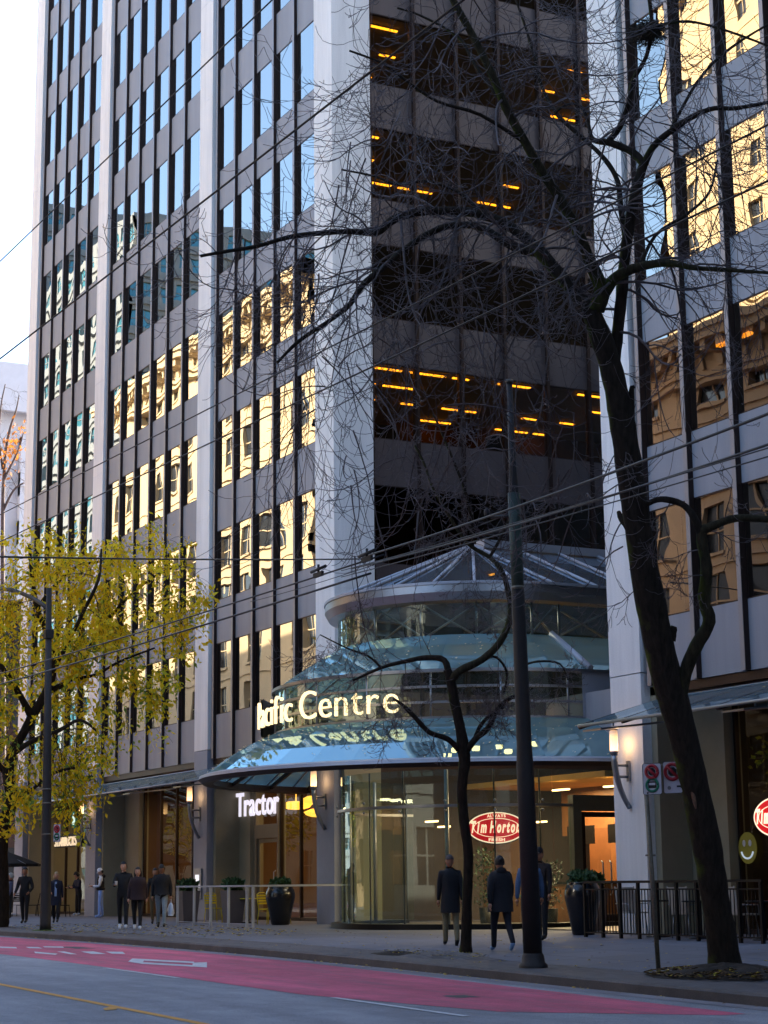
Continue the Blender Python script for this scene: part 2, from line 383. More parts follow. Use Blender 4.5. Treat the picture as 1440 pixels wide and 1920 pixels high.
# ---------------------------------------------------------------- office tower, block to the right
FL = 3.91; Z0 = 6.0; SP = 1.47
Yf = 24.2
Q = []      # (importance, callable)
def area(p0, p1, p2, p3):
    s = []
    for p in (p0, p1, p2, p3):
        x, y, z = pj(p)
        if z < 1: return 0
        s.append((min(max(x, 0), 1440), min(max(y, 0), 1920)))
    return abs(sum(s[i][0]*s[(i+1)%4][1]-s[(i+1)%4][0]*s[i][1] for i in range(4)))/2
def frame_pt(O, U, N, u, d, z): return Vector((O[0], O[1], 0))+Vector(U)*u+Vector(N)*d+Vector((0,0,z))
def mod_window(mb, O, U, N, u0, u1, z0, z1, rr):
    f = lambda u, d, z: frame_pt(O, U, N, u, d, z)
    U_ = Vector(U); N_ = Vector(N); Z = Vector((0,0,1)); t = .03; dd = -.022
    for (a, b_, c, d_) in ((u0, u0+t, z0, z1), (u1-t, u1, z0, z1), (u0+t, u1-t, z0, z0+t), (u0+t, u1-t, z1-t, z1)):
        mb.obox(f((a+b_)/2, dd+.004, (c+d_)/2), U_*(b_-a)/2, N_*.012, Z*(d_-c)/2, 1)
    e = [rr.uniform(-.004, .004) for _ in range(4)]
    mb.add([f(u0+t, dd+e[0], z0+t), f(u1-t, dd+e[1], z0+t), f(u1-t, dd+e[1]+e[2], z1-t), f(u0+t, dd+e[0]+e[2], z1-t)], [(0,1,2,3)], 0)
def mod_spandrel(mb, O, U, N, u0, u1, z0, z1):
    mb.obox(frame_pt(O, U, N, (u0+u1)/2, -.09, (z0+z1)/2), Vector(U)*(u1-u0)/2, Vector(N)*.09, Vector((0,0,(z1-z0)/2)), 0)
def mod_mullion(mb, O, U, N, u0, u1, z0, z1, out=.10):
    c = (u0+u1)/2
    mb.obox(frame_pt(O, U, N, c, (out-.2)/2, (z0+z1)/2), Vector(U)*(u1-u0)/2, Vector(N)*(out+.2)/2, Vector((0,0,(z1-z0)/2)), 0)
    mb.obox(frame_pt(O, U, N, c, out+.006, (z0+z1)/2), Vector(U)*((u1-u0)/2-.01), Vector(N)*.006, Vector((0,0,(z1-z0)/2)), 1)
def curtain(O, U, N, panels, floors, gl, Wl, Sl, rr):
    """panels: list of (u0,u1). adds window and spandrel candidates"""
    for k in range(floors):
        zb = Z0+FL*k
        for (u0, u1) in panels:
            c = [frame_pt(O, U, N, u, 0, z) for (u, z) in ((u0,zb),(u1,zb),(u1,zb+SP),(u0,zb+SP))]
            Sl.append((area(*c), (O, U, N, u0, u1, zb, zb+SP)))
            c = [frame_pt(O, U, N, u, 0, z) for (u, z) in ((u0,zb+SP),(u1,zb+SP),(u1,zb+FL),(u0,zb+FL))]
            Wl.append((area(*c), (O, U, N, u0, u1, zb+SP, zb+FL, rr)))
def emit(root, Wl, Sl, gl_of, pm, wname='window', sname='spandrel_panel', cap=100):
    for L_, fn, nm, mats in ((Wl, mod_window, wname, None), (Sl, mod_spandrel, sname, pm)):
        L_.sort(key=lambda t: -t[0]); L_ = list(L_); vis = [t for t in L_ if t[0] > 30]; rest = [t for t in L_ if t[0] <= 30]
        one = vis[:cap]; rest = vis[cap:]+rest
        for a, args in one:
            mb = MB(); fn(mb, *args); mb.build(nm, mats or [gl_of(args), M['bronze']], root)
        groups = {}
        for a, args in rest: groups.setdefault(gl_of(args).name if not mats else 'p', []).append(args)
        for key, lst in groups.items():
            mb = MB()
            for args in lst: fn(mb, *args)
            o = mb.build(nm, mats or [gl_of(lst[0]), M['bronze']], root); o['kind'] = 'stuff'

NFL = 13
tower = thing('office_tower', 'tall grey panelled office tower with white piers and dark bronze mullions', 'office tower', (-65, 30, .6))
rr = random.Random(3)
Wl, Sl = [], []
bays = [(-80.0, [-79.7,-78.06,-76.42,-74.78,-73.14], -71.43), (-70.23, [-70.05,-68.4,-66.74,-65.08,-63.43,-61.78], -60.01), (-58.81, [-58.54,-56.9,-55.25,-53.6,-51.95], -50.25)]
ZT = Z0+FL*NFL
for (pr, starts, nxt) in bays:
    pans = []
    for i, s_ in enumerate(starts):
        e_ = starts[i+1]-.15 if i+1 < len(starts) else nxt
        pans.append((s_, e_))
        mb = MB(); mod_mullion(mb, (0, Yf), (1,0,0), (0,-1,0), s_-.15, s_, Z0, ZT); mb.build('mullion', [M['bronze'], M['panel_edge']], tower)
        if i == 0 and s_-.15-pr > .02:
            mb = MB(); mb.box(pr, s_-.15, Yf-.02, Yf+.15, Z0, ZT); mb.build('pier_trim', M['bronze'], tower)
    curtain((0, Yf), (1,0,0), (0,-1,0), pans, NFL, None, Wl, Sl, rr)
XW = -49.4
sp = [25.6+1.62*i for i in range(0, 21)]
pans = [(sp[i], sp[i+1]-.12) for i in range(20)]
curtain((XW, 0), (0,1,0), (1,0,0), pans, NFL, None, Wl, Sl, rr)
for y in sp: mb = MB(); mod_mullion(mb, (XW, 0), (0,1,0), (1,0,0), y-.12, y, Z0, ZT, .06); mb.build('side_mullion', [M['bronze'], M['bronze']], tower)
emit(tower, [t for t in Wl if t[1][2][0] < .5], [], lambda a: M['towerglass'], [M['panel']], cap=70)
emit(tower, [t for t in Wl if t[1][2][0] > .5], [], lambda a: M['sideglass'], [M['panel']], wname='side_window', cap=60)
emit(tower, [], [t for t in Sl if t[1][2][0] < .5], None, [M['panel']])
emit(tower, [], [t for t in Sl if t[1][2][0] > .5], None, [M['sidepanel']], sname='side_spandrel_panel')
for x in (-81.15, -71.43, -60.01, -50.25):
    w_ = 1.2 if x > -80 else 1.2
    mb = MB(); y1 = 25.35 if x > -51 else 24.4
    # white upper pier with a fine joint at every third floor
    zz = [6.32]+[Z0+FL*k+.55 for k in range(1, 13)]+[ZT+.6]
    for i in range(len(zz)-1): mb.box(x, x+w_+(.1 if x > -51 else 0), 24.0, y1, zz[i], zz[i+1]-.010, 0)
    mb.box(x+.01, x+w_-.01+(.1 if x > -51 else 0), 24.01, y1-.01, 6.32, ZT, 0)
    mb.build('pier', M['white_stone'], tower)
    mb = MB(); mb.box(x+.01, x+w_-.01, 24.0, 25.45, .3, 6.30); mb.build('pier_base', M['lowstone'], tower); mb = MB(); mb.box(x+w_-.005, x+w_+.20, 24.24, 25.44, .3, 6.0); mb.build('pier_flank', M['stone'], tower)
# storeys: slabs, core, ceilings with tube lights
for k in range(NFL+1):
    zb = Z0+FL*k; mb = MB(); mb.box(-81, XW-.22, 24.42, 60, zb+.25, zb+.6, 0); mb.build('floor_slab', M['ceil'] if k in (3,5,6) else M['room'], tower)
mb = MB(); mb.box(-75.5, -56.5, 29.8, 55, Z0+.7, ZT, 0); mb.build('core', M['core'], tower)
mb = MB(); mb.box(-81.1, -80.9, 24.4, 60, .3, ZT); mb.box(-81, XW-.2, 60, 60.3, .3, ZT+.6); mb.box(-81, XW-.2, 24.4, 60, ZT, ZT+.5); mb.build('rear_wall', M['panel'], tower)
lr = random.Random(21)
for k, dens in ((2, .5), (4, .24), (5, .32)):
    zc = Z0+FL*(k+1)+.22
    for i, y in enumerate([25.9+1.62*j for j in range(7)]):
        for x in (-50.6, -52.4, -54.2, -56.0):
            if lr.random() < dens:
                L_ = lr.choice((.6, 1.35, 1.35)); x_ = x
                mb = MB(); mb.box(x_-.045, x_+.045, y, y+L_, zc-.05, zc-.01, 0); mb.box(x_-.07, x_+.07, y-.02, y+L_+.02, zc-.01, zc+.02, 1)
                mb.build('tube_light', [M['tube'], M['darkmetal']], tower)
for (k, y, x) in ((2, 27.2, -51.6), (2, 31.1, -51.3), (5, 28.6, -51.4), (4, 30.3, -51.4), (5, 32.0, -52)):   # desks and cupboards at the lit windows
    mb = MB(); z = Z0+FL*k+.6; mb.box(x-.5, x+.5, y-.7, y+.7, z+1.28, z+1.33); mb.box(x-.45, x-.4, y-.65, y+.65, z, z+1.28); mb.box(x+.1, x+.16, y-.4, y+.3, z+1.4, z+1.9); mb.box(x+.1, x+.14, y-.1, y, z+1.33, z+1.45)
    mb.build('desk', M['darkmetal'], tower)
# ground floor of the tower: soffit, recessed shop fronts
mb = MB(); mb.box(-81, -50.3, 24.22, 25.6, 5.8, 5.99); mb.box(-81, XW, 25.6, 36, 5.75, 5.98); mb.build('soffit', M['bronze'], tower)

block = thing('office_block', 'lower grey panelled office building with bronze mullions and a white corner pier, at right', 'office building', (-30, 30, .6))
Wl, Sl = [], []
st = [-33.3+1.64*i for i in range(6)]
pans = [(s_, s_+1.49) for s_ in st]+[(-22.3+1.64*i, -22.3+1.64*i+1.49) for i in range(6)]
curtain((0, Yf), (1,0,0), (0,-1,0), pans, 9, None, Wl, Sl, rr)
emit(block, Wl, Sl, lambda a: M['rightglass'], [M['panel']])
ZB = Z0+FL*9
for (a, b_) in pans:
    mb = MB(); mod_mullion(mb, (0, Yf), (1,0,0), (0,-1,0), a-.15, a, Z0, ZB, .13); mb.build('mullion', [M['bronze'], M['panel_edge']], block)
for x in (-34.8, -23.6, -12):
    mb = MB(); zz = [6.32]+[Z0+FL*k+.55 for k in range(1, 9)]+[ZB+.6]
    for i in range(len(zz)-1): mb.box(x, x+1.2, 24.0, 25.3, zz[i], zz[i+1]-.010)
    mb.box(x+.01, x+1.19, 24.01, 25.3, 6.32, ZB)
    mb.build('pier', M['white_stone'], block)
    mb = MB(); mb.box(x+.01, x+1.19, 24.0, 25.45, .2, 6.3); mb.build('pier_base', M['white_stone'], block)
    mb = MB(); mb.box(x+1.19, x+1.40, 24.24, 25.44, .2, 6.0); mb.build('pier_flank', M['stone'], block)
for k in range(10):
    zb = Z0+FL*k; mb = MB(); mb.box(-34.6, -11, 24.42, 58, zb+.25, zb+.6); mb.build('floor_slab', M['room'], block)
mb = MB(); mb.box(-31, -13, 30.5, 55, Z0+.7, ZB); mb.build('core', M['core'], block)
mb = MB(); mb.box(-34.7, -34.5, 25.32, 58, Z0, ZB+.5); mb.box(-34.5, -11, 24.44, 58, ZB, ZB+.5); mb.box(-34.7, -11, 58, 58.3, .2, ZB); mb.box(-11, -10.8, 24.3, 58, .2, ZB); mb.build('side_wall', M['darkmetal'], block)  # near-black in place of shade, so its mirror image stays dark
mb = MB(); mb.box(-33.6, -11, 24.24, 25.6, 5.8, 5.99); mb.box(-34.6, -11, 25.6, 36, 5.75, 5.98); mb.build('soffit', M['bronze'], block)
for (k, y, x) in ((1, 26.2, -33.2), (1, 26.6, -31.6), (1, 27.4, -30.1), (2, 26.8, -32.0), (2, 28.6, -31.2)):
    mb = MB(); z = Z0+FL*(k+1)+.2; mb.box(x, x+1.2, y, y+.14, z-.06, z); mb.build('tube_light', M['tube'], block)
# unseen wall closing the court, height shaped to stop sun and mirror sky
mb = MB(); mb.box(-49.4, -34.7, 38, 38.3, .3, 21); cw = mb.build('court_wall', M['panel']); tag(cw, 'unseen grey rear wall of the court, height shaped to stop the sun', 'wall')
# ---------------------------------------------------------------- buildings across the street (seen mirrored in the windows) and down the street
M['cream'] = mat('cream_limestone', (178,158,124), .8, var=.1, scale=.3, bump=.2)
M['cream2'] = mat('tan_brick', (150,122,94), .85, var=.15, scale=.6)
M['winglass'] = mat('dark_window_glass', (46,50,56), .12, 0, var=.3, scale=.3)
M['blueglass'] = mat('blue_curtain_wall', (64,124,144), .15, .3, var=.25, scale=.15)
M['whitewall'] = mat('white_render', (214,214,220), .8, var=.05)
M['brickbrown'] = mat('brown_brick', (58,40,34), .9, var=.2)
M['towercon'] = mat('cool_concrete', (112,118,122), .85, var=.1)
M['greycon'] = mat('grey_concrete', (150,146,142), .85, var=.1)
def facade_grid(root, O, U, N, length, zs, bay, ww, wh, wallm, glassm, depth=.35, each=True, band=.22, sill=None, cap=100):
    """wall with real recessed openings: bands and piers in front of glass"""
    U = Vector(U); N = Vector(N); Z = Vector((0,0,1)); O = Vector((O[0], O[1], 0)); n = max(1, int(length/bay)); bw = length/n
    P = lambda u, d, z: O+U*u+N*d+Z*z
    wall = MB(); zz = zs
    def bx(mb, u0, u1, d0, d1, z0, z1, mi=0): mb.obox(P((u0+u1)/2, (d0+d1)/2, (z0+z1)/2), U*(u1-u0)/2, N*(d1-d0)/2, Z*(z1-z0)/2, mi)
    for i in range(n+1):
        c = i*bw; h = (bw-ww)/2
        bx(wall, max(0, c-h), min(length, c+h), -depth, 0, zz[0], zz[-1])
    for k in range(len(zz)-1):
        z0, z1 = zz[k], zz[k+1]; m_ = (z1-z0-wh)
        bx(wall, 0, length, -depth, -.004, z0, z0+m_*.55); bx(wall, 0, length, -depth, -.004, z1-m_*.45, z1)
        if band: bx(wall, -.05, length+.05, 0, band*.5, z0-.12, z0+.1)
    wall.build('wall', wallm, root)
    cnt = 0; rest = MB()
    for k in range(len(zz)-1):
        z0, z1 = zz[k], zz[k+1]; m_ = (z1-z0-wh)
        for i in range(n):
            c = (i+.5)*bw; mb = MB() if cnt < cap else rest
            a, b_ = z0+m_*.55, z1-m_*.45
            mb.quad(P(c-ww/2,-depth+.08,a), P(c+ww/2,-depth+.08,a), P(c+ww/2,-depth+.08,b_), P(c-ww/2,-depth+.08,b_), 0)
            bx(mb, c-.04, c+.04, -depth+.08, -depth+.14, a, b_, 1); bx(mb, c-ww/2, c+ww/2, -depth+.08, -depth+.15, (a+b_)/2-.04, (a+b_)/2+.04, 1)
            if sill: bx(mb, c-ww/2-.1, c+ww/2+.1, -.02, .15, a-.16, a, 1)
            if cnt < cap: mb.build('window', [glassm, wallm], root)
            cnt += 1
    if rest.v: o = rest.build('window', [glassm, wallm], root); o['kind'] = 'stuff'
def cornice(root, O, U, N, length, z, m, out=1.6):
    U = Vector(U); N = Vector(N); Z = Vector((0,0,1)); O = Vector((O[0], O[1], 0)); mb = MB()
    P = lambda u, d, zz: O+U*u+N*d+Z*zz
    for (d, a, b_) in ((.35,-2.2,-1.9), (.5,-1.9,-.9), (.8,-.9,-.6), (out,-.45,0), (out+.15,0,.3), (out*.5,.3,.7)):
        mb.obox(P(length/2, d/2-.2, z+(a+b_)/2), U*(length/2+d), N*(d/2+.2), Z*(b_-a)/2)
    n = int(length/1.1)
    for i in range(n+1):
        mb.obox(P(i*length/n, out*.45, z-.72), U*.22, N*out*.42, Z*.3)
        mb.obox(P(i*length/n, .35, z-1.35), U*.12, N*.3, Z*.25)
    mb.build('cornice', m, root)
def bldg(name, label, cat, x0, x1, y0, y1, h, wallm, faces, bay=3.6, ww=1.7, wh=2.3, fl=3.9, base=5.5, glassm=None, corn=False, sill=False, group=None, band=.22, cap=100):
    t = thing(name, label, cat, ((x0+x1)/2, (y0+y1)/2, g((x0+x1)/2)), group)
    n = max(1, round((h-base)/fl)); zs = [0, base]+[base+(h-base)*(i+1)/n for i in range(n)]
    mb = MB(); mb.box(x0+.6, x1-.6, y0+.6, y1-.6, 0, h-.05); mb.box(x0+.3, x1-.3, y0+.3, y1-.3, h-.04, h+.5); mb.build('shell', wallm, t)
    for fc in faces:
        if fc == 'N': a = ((x0, y1), (1,0,0), (0,1,0), x1-x0)
        elif fc == 'S': a = ((x0, y0), (1,0,0), (0,-1,0), x1-x0)
        elif fc == 'E': a = ((x1, y0), (0,1,0), (1,0,0), y1-y0)
        else: a = ((x0, y0), (0,1,0), (-1,0,0), y1-y0)
        facade_grid(t, a[0], a[1], a[2], a[3], zs, bay, ww, wh, wallm, glassm or M['winglass'], sill=sill, band=band, cap=cap)
        if corn: cornice(t, a[0], a[1], a[2], a[3], h, wallm)
    return t
bldg('classical_building', 'cream limestone block with a bracketed cornice, mirrored in the left tower windows', 'building', -157, -113.5, -34, -6, 44.5, M['cream'], 'NE', corn=True, sill=True, bay=4.4, ww=1.9, wh=2.5)
bldg('brick_office', 'tan office block with a heavy cornice, mirrored in the right windows', 'building', -92, -56, -22, -6, 27.5, M['cream2'], 'NEW', corn=True, sill=True, bay=4.0, ww=1.7, wh=2.4)
bldg('stone_tower', 'tall cream stone tower rising behind the tan block, mirrored in the upper right windows', 'tower', -98, -58, -52, -25, 64, M['cream'], 'NEW', corn=True, bay=3.4, ww=1.4, wh=1.9, fl=3.6, cap=60)
bldg('glass_tower', 'blue glass apartment tower, mirrored in the far left windows', 'tower', -200, -163, -34, -10, 66, M['towercon'], 'NE', bay=3.0, ww=2.3, wh=1.6, fl=3.1, glassm=M['blueglass'], band=.5, cap=40)
bldg('far_glass_tower', 'pale blue glass tower farther down the street, seen only as a reflection', 'tower', -260, -215, -40, -8, 86, M['towercon'], 'NE', bay=3.0, ww=2.3, wh=1.6, fl=3.1, glassm=M['blueglass'], band=.5, cap=20)
bldg('corner_shop_building', 'low grey concrete shop building opposite the glass entrance', 'building', -50, 30, -30, -6.2, 17, M['greycon'], 'N', bay=5, ww=3.6, wh=2.4, cap=40)
# down the street on the far side of the crossing: white block and dark brick block behind the yellow tree
wb = bldg('white_building', 'pale white office block beyond the tower at the left edge', 'building', -175, -118, 32, 60, 35.6, M['whitewall'], '', corn=False)
mb = MB(); mb.box(-117.98, -117.6, 32, 60, 33, 36.3); mb.build('parapet', M['whitewall'], wb)
facade_grid(wb, (-118, 34.6), (0,1,0), (1,0,0), 24, [0,5]+[5+3.3*(i+1) for i in range(8)], 6, 2.2, 1.7, M['whitewall'], M['blueglass'], depth=.5)
bb = bldg('brick_building', 'low dark brown brick building behind the yellow tree', 'building', -150, -100, 27, 31.5, 17, M['brickbrown'], 'SE', bay=3.6, ww=1.6, wh=2, cap=60)

bldg('shade_tower_right', 'unseen grey tower added beside the block to darken the street', 'tower', -10.5, 60, 24.3, 60, 80, M['greycon'], 'S', bay=5, ww=3.6, wh=2.2, cap=20)  # unseen, added to cut sky light on the dark side wall
bldg('shade_tower_near', 'unseen grey tower added on the near side to darken the street', 'tower', 2, 70, -45, -6.2, 70, M['greycon'], 'N', bay=5, ww=3.6, wh=2.2, cap=20)  # added out of view to shade the right end of the street
bldg('shade_street_end', 'unseen broad grey building added behind the camera to darken the street', 'building', 120, 150, -60, 90, 45, M['greycon'], 'W', bay=6, ww=4, wh=2.2, cap=20)  # unseen block added to close off sky light along the street
# ---------------------------------------------------------------- glass entrance pavilion (axis C, horseshoe plan running back into the court)
PC = (-43.7, 25.7)
def horseshoe(r, yback=36.5, ystart=None, step=R(3)):
    """plan points from the left side round the front to the right side"""
    pts = []
    if r > 5.6: a0 = -PI+math.asin(max(-1, min(1, -(24.05-PC[1])/r))) if False else -(PI-math.asin((PC[1]-24.02)/r))
    else:
        a0 = -PI
        n = 8
        for i in range(n): pts.append((PC[0]-r, yback+(PC[1]-yback)*i/n))
    n = int((0-a0)/step)
    for i in range(n+1):
        a = a0+(0-a0)*i/n; pts.append((PC[0]+r*math.cos(a), PC[1]+r*math.sin(a)))
    n = 8
    for i in range(1, n+1): pts.append((PC[0]+r, PC[1]+(yback-PC[1])*i/n))
    return pts
def hp(r, a):            # point at plan parameter: a<=0 angle on the arc, a>0 metres back along the right side
    return (PC[0]+r, PC[1]+a) if a > 0 else (PC[0]+r*math.cos(a), PC[1]+r*math.sin(a))
def astart(r): return -(PI-math.asin((PC[1]-24.02)/r)) if r > 5.6 else -PI
def skin(mb, r1, z1, r2, z2, mi=0, params=None, smooth=False):
    a0 = min(astart(r1), astart(r2)) if False else max(astart(r1), astart(r2))
    P1, P2 = [], []
    for a in params:
        if a < a0: continue
        P1.append((*hp(r1, a), z1)); P2.append((*hp(r2, a), z2))
    n = len(P1)
    if n < 2: return
    mb.add(P1+P2, [(i, i+1, n+i+1, n+i) for i in range(n-1)], mi, smooth)
FINE = [R(-190+2*i) for i in range(96)]; FINE = [a for a in FINE if a <= 0]+[.4*i for i in range(1, 27)]
FACET = [R(-15*i) for i in range(13, -1, -1)]+[1.35*i for i in range(1, 9)]
def band(mb, r, z0, z1, th, mi=0):     # solid curved band
    skin(mb, r, z0, r, z1, mi, FINE); skin(mb, r-th, z1, r-th, z0, mi, FINE); skin(mb, r, z1, r-th, z1, mi, FINE); skin(mb, r-th, z0, r, z0, mi, FINE)
M['frame0'] = mat('olive_door_frame', (104,100,86), .5, .2, var=.08)
pav = thing('glass_pavilion', 'round glass shopping centre entrance with a ribbed conical roof and two flared glass canopies', 'entrance pavilion', (*PC, .6))
# conical roof with ridge running back
APX = 10.95; EV = 9.28; RE = 4.05
mb = MB()
for i in range(len(FACET)-1):
    a, b_ = FACET[i], FACET[i+1]
    if b_ <= 1e-9: mb.add([(*hp(RE,a),EV), (*hp(RE,b_),EV), (PC[0], PC[1], APX)], [(0,1,2)])
    else: mb.quad((*hp(RE,a),EV), (*hp(RE,b_),EV), (PC[0], PC[1]+b_, APX), (PC[0], PC[1]+max(a,0), APX))
mb.quad((PC[0]-RE, PC[1], EV), (PC[0], PC[1], APX), (PC[0], 36.5, APX), (PC[0]-RE, 36.5, EV))
mb.build('roof_glass', M['roofglass'], pav)
for a in FACET:
    e = Vector((*hp(RE+.02, a), EV+.03)); t_ = Vector((PC[0], PC[1]+max(a, 0), APX+.04))
    if a < -PI: continue
    mb = MB(); mb.tube([e, t_], .045, 6); mb.build('roof_rib', M['paintsteel'], pav)
mb = MB(); mb.box(PC[0]-.22, PC[0]+.22, PC[1]+.25, 36.6, APX-.05, APX+.18); mb.build('ridge_cap', M['paintsteel'], pav)
mb = MB(); band(mb, RE+.08, EV-.02, EV+.05, .2, 0); mb.build('eave_trim', M['paintsteel'], pav)
mb = MB()
for (r1, z1, r2, z2) in ((RE+.05, EV-.02, RE+.06, EV-.22), (RE+.06, EV-.22, RE-.05, EV-.42), (RE-.05, EV-.42, RE-.35, EV-.46)): skin(mb, r2, z2, r1, z1, 0, FINE)
mb.build('ring_beam', M['steel2'] if 'steel2' in M else M['steel'], pav)
# clerestory drum with crossed bracing
mb = MB(); skin(mb, 3.75, 7.95, 3.75, 8.84, 0, FINE); mb.build('clerestory_glass', M['drumglass'], pav)
DIV = [R(-22.5*i-7) for i in range(8, -1, -1)]+[.35+1.75*i for i in range(6)]
for i, a in enumerate(DIV):
    p = hp(3.72, a); mb = MB(); mb.tube([(*p, 7.95), (*p, 8.84)], .035, 5)
    if i < len(DIV)-1:
        q = hp(3.5, DIV[i+1]); p2 = hp(3.5, a)
        mb.tube([(*p2, 7.98), (*q, 8.8)], .03, 5); mb.tube([(*p2, 8.8), (*q, 7.98)], .03, 5)
    mb.build('clerestory_brace', M['steel'], pav)
mb = MB(); band(mb, 3.82, 7.9, 7.98, .12); mb.build('clerestory_sill', M['paintsteel'], pav)
# upper skirt
def skirt(r1, z1, r2, z2, gm, nm, curve=.0, ribs=True, facets=None):
    mb = MB(); fac = facets or FACET
    a0 = astart(r2)
    fac = [a for a in fac if a > a0]; fac = [a0]+fac
    n = 3
    prof = [(r1+(r2-r1)*t, z1+(z2-z1)*t+curve*math.sin(PI*t)) for t in [i/n for i in range(n+1)]]
    for j in range(n):
        for i in range(len(fac)-1):
            (ra, za), (rb, zb) = prof[j], prof[j+1]
            mb.quad((*hp(rb,fac[i]),zb), (*hp(rb,fac[i+1]),zb), (*hp(ra,fac[i+1]),za), (*hp(ra,fac[i]),za))
    mb.build(nm+'_glass', gm, pav)
    if ribs:
        for i, a in enumerate(fac[1:]):
            mb = MB(); mb.tube([(*hp(r, a), z-.05) for (r, z) in prof], .03, 5); mb.build(nm+'_rib', M['steel'], pav)
skirt(3.8, 8.0, 5.5, 6.92, M['tealglass'], 'upper_skirt', .05, facets=[R(-10*i) for i in range(19, -1, -1)]+[1.2*i for i in range(1, 9)])
mb = MB(); band(mb, 5.56, 6.86, 6.94, .1); mb.build('upper_skirt_edge', M['steel'], pav)
for a in (.05, 1.9):    # broad white hips where the drum meets the straight side
    mb = MB(); mb.tube([(*hp(3.82, a), 8.04), (*hp(5.55, a), 6.97)], .09, 6); mb.build('skirt_hip', M['paintsteel'], pav)
# sign drum
mb = MB(); skin(mb, 5.45, 5.7, 5.45, 6.86, 0, FINE); mb.build('sign_drum_glass', M['drumglass'], pav)
for z in (5.72, 6.1, 6.48): mb = MB(); band(mb, 5.5, z, z+.06, .08); mb.build('drum_rail', M['steel'], pav)
for a in [R(-18*i-6) for i in range(9, -1, -1)]+[1.2+1.8*i for i in range(5)]:
    p = hp(5.47, a); mb = MB(); mb.tube([(*p, 5.7), (*p, 6.86)], .03, 5); mb.build('drum_mullion', M['steel'], pav)
mb = MB(); skin(mb, 5.86, 5.74, 5.86, 6.78, 0, [R(-172+2*i) for i in range(31)]); skin(mb, 5.80, 6.78, 5.80, 5.74, 0, [R(-172+2*i) for i in range(31)]); mb.build('sign_backing', M['darkmetal'], pav)
mb = MB(); skin(mb, 5.52, 5.74, 5.52, 6.86, 0, [R(-2), 0]+[.5*i for i in range(1, 8)]); mb.build('drum_panel', M['paintsteel'], pav)
# lower skirt: the big canopy
fac = [R(-9*i) for i in range(21, -1, -1)]+[1.2*i for i in range(1, 9)]
skirt(5.6, 5.72, 7.42, 4.62, M['tealglass'], 'canopy', .10, facets=fac)
mb = MB()
skin(mb, 7.40, 4.66, 7.5, 4.62, 0, FINE); skin(mb, 7.5, 4.62, 7.52, 4.54, 0, FINE); skin(mb, 7.2, 4.64, 7.40, 4.66, 0, FINE)
skin(mb, 7.52, 4.54, 7.40, 4.44, 1, FINE); skin(mb, 7.40, 4.44, 7.12, 4.46, 1, FINE); skin(mb, 7.12, 4.46, 7.2, 4.64, 1, FINE)
mb.build('canopy_rim', [M['paintsteel'], M['bronze']], pav)
for i in range(11):
    a = R(-170+17*i)
    if a < astart(7.4): a = astart(7.4)+.02
    mb = MB(); p1 = Vector((*hp(5.7, a), 5.48)); p2 = Vector((*hp(7.2, a), 4.56)); n_ = (p2-p1).normalized(); s_ = Vector((-n_.y, n_.x, 0))*.06
    mb.add([p1+s_+Vector((0,0,.06)), p1-s_+Vector((0,0,.06)), p1-s_-Vector((0,0,.10)), p1+s_-Vector((0,0,.10)), p2+s_+Vector((0,0,.05)), p2-s_+Vector((0,0,.05)), p2-s_-Vector((0,0,.05)), p2+s_-Vector((0,0,.05))],
           [(0,1,2,3), (7,6,5,4), (0,4,5,1), (1,5,6,2), (2,6,7,3), (3,7,4,0)])
    mb.build('canopy_arm', M['bronze'], pav)
# entrance drum
RD = 3.7
ZG = .67
mb = MB(); skin(mb, RD, ZG+.12, RD, 4.6, 0, [R(-180+6*i) for i in range(26)]+[R(-24), R(-18), R(-12), R(-6), 0]); mb.build('entrance_glass', M['drumglass'], pav)
mb = MB(); band(mb, RD+.1, 3.66, 3.73, .14); mb.build('transom', M['steel'], pav)
mb = MB(); skin(mb, RD+.28, ZG-.1, RD+.28, ZG+.12, 0, FINE); skin(mb, RD+.28, ZG+.12, RD-.3, ZG+.12, 0, FINE); mb.build('base_ring', M['darkmetal'], pav)
for i in range(10):
    a = R(-176+19*i); p = hp(RD-.08, a); mb = MB(); mb.tube([(*p, ZG+.12), (*p, 4.6)], .055 if i % 3 == 1 else .022, 6); mb.build('entrance_mullion', M['steel'] if i % 3 == 1 else M['darkmetal'], pav)
mb = MB()
for i in range(10):
    a = R(-176+19*i); p = Vector((*hp(RD+.1, a), 3.7))
    for dz in (-.12, .12): mb.ell(p+Vector((0,0,dz)), .035, .035, .035, 6, 4)
mb.build('spider_fixing', M['steel'], pav)
# straight side of the pavilion, with the door facing the court
XD = PC[0]+RD
mb = MB(); mb.quad((XD,25.72,ZG), (XD,26.25,ZG), (XD,26.25,4.6), (XD,25.72,4.6)); mb.quad((XD,26.25,3.95), (XD,30.5,3.95), (XD,30.5,4.6), (XD,26.25,4.6)); mb.build('side_glass', M['drumglass'], pav)
mb = MB(); mb.box(XD-.12, XD+.12, 26.25, 26.5, ZG, 3.95); mb.box(XD-.12, XD+.12, 26.5, 28.3, 3.55, 3.95); mb.box(XD-.12, XD+.12, 28.1, 28.3, ZG, 3.55); mb.build('door_surround', M['frame0'], pav)
dr = MB(); dr.box(XD-.05, XD+.05, 26.52, 26.64, ZG, 3.53); dr.box(XD-.05, XD+.05, 27.96, 28.08, ZG, 3.53); dr.box(XD-.05, XD+.05, 26.64, 27.96, 3.4, 3.53); dr.box(XD-.05, XD+.05, 26.64, 27.96, ZG+.02, ZG+.3)
door = dr.build('door', M['bronze'], pav)
mb = MB(); mb.quad((XD,26.64,ZG+.3), (XD,27.96,ZG+.3), (XD,27.96,3.4), (XD,26.64,3.4)); mb.build('door_pane', M['shopglass'], door)
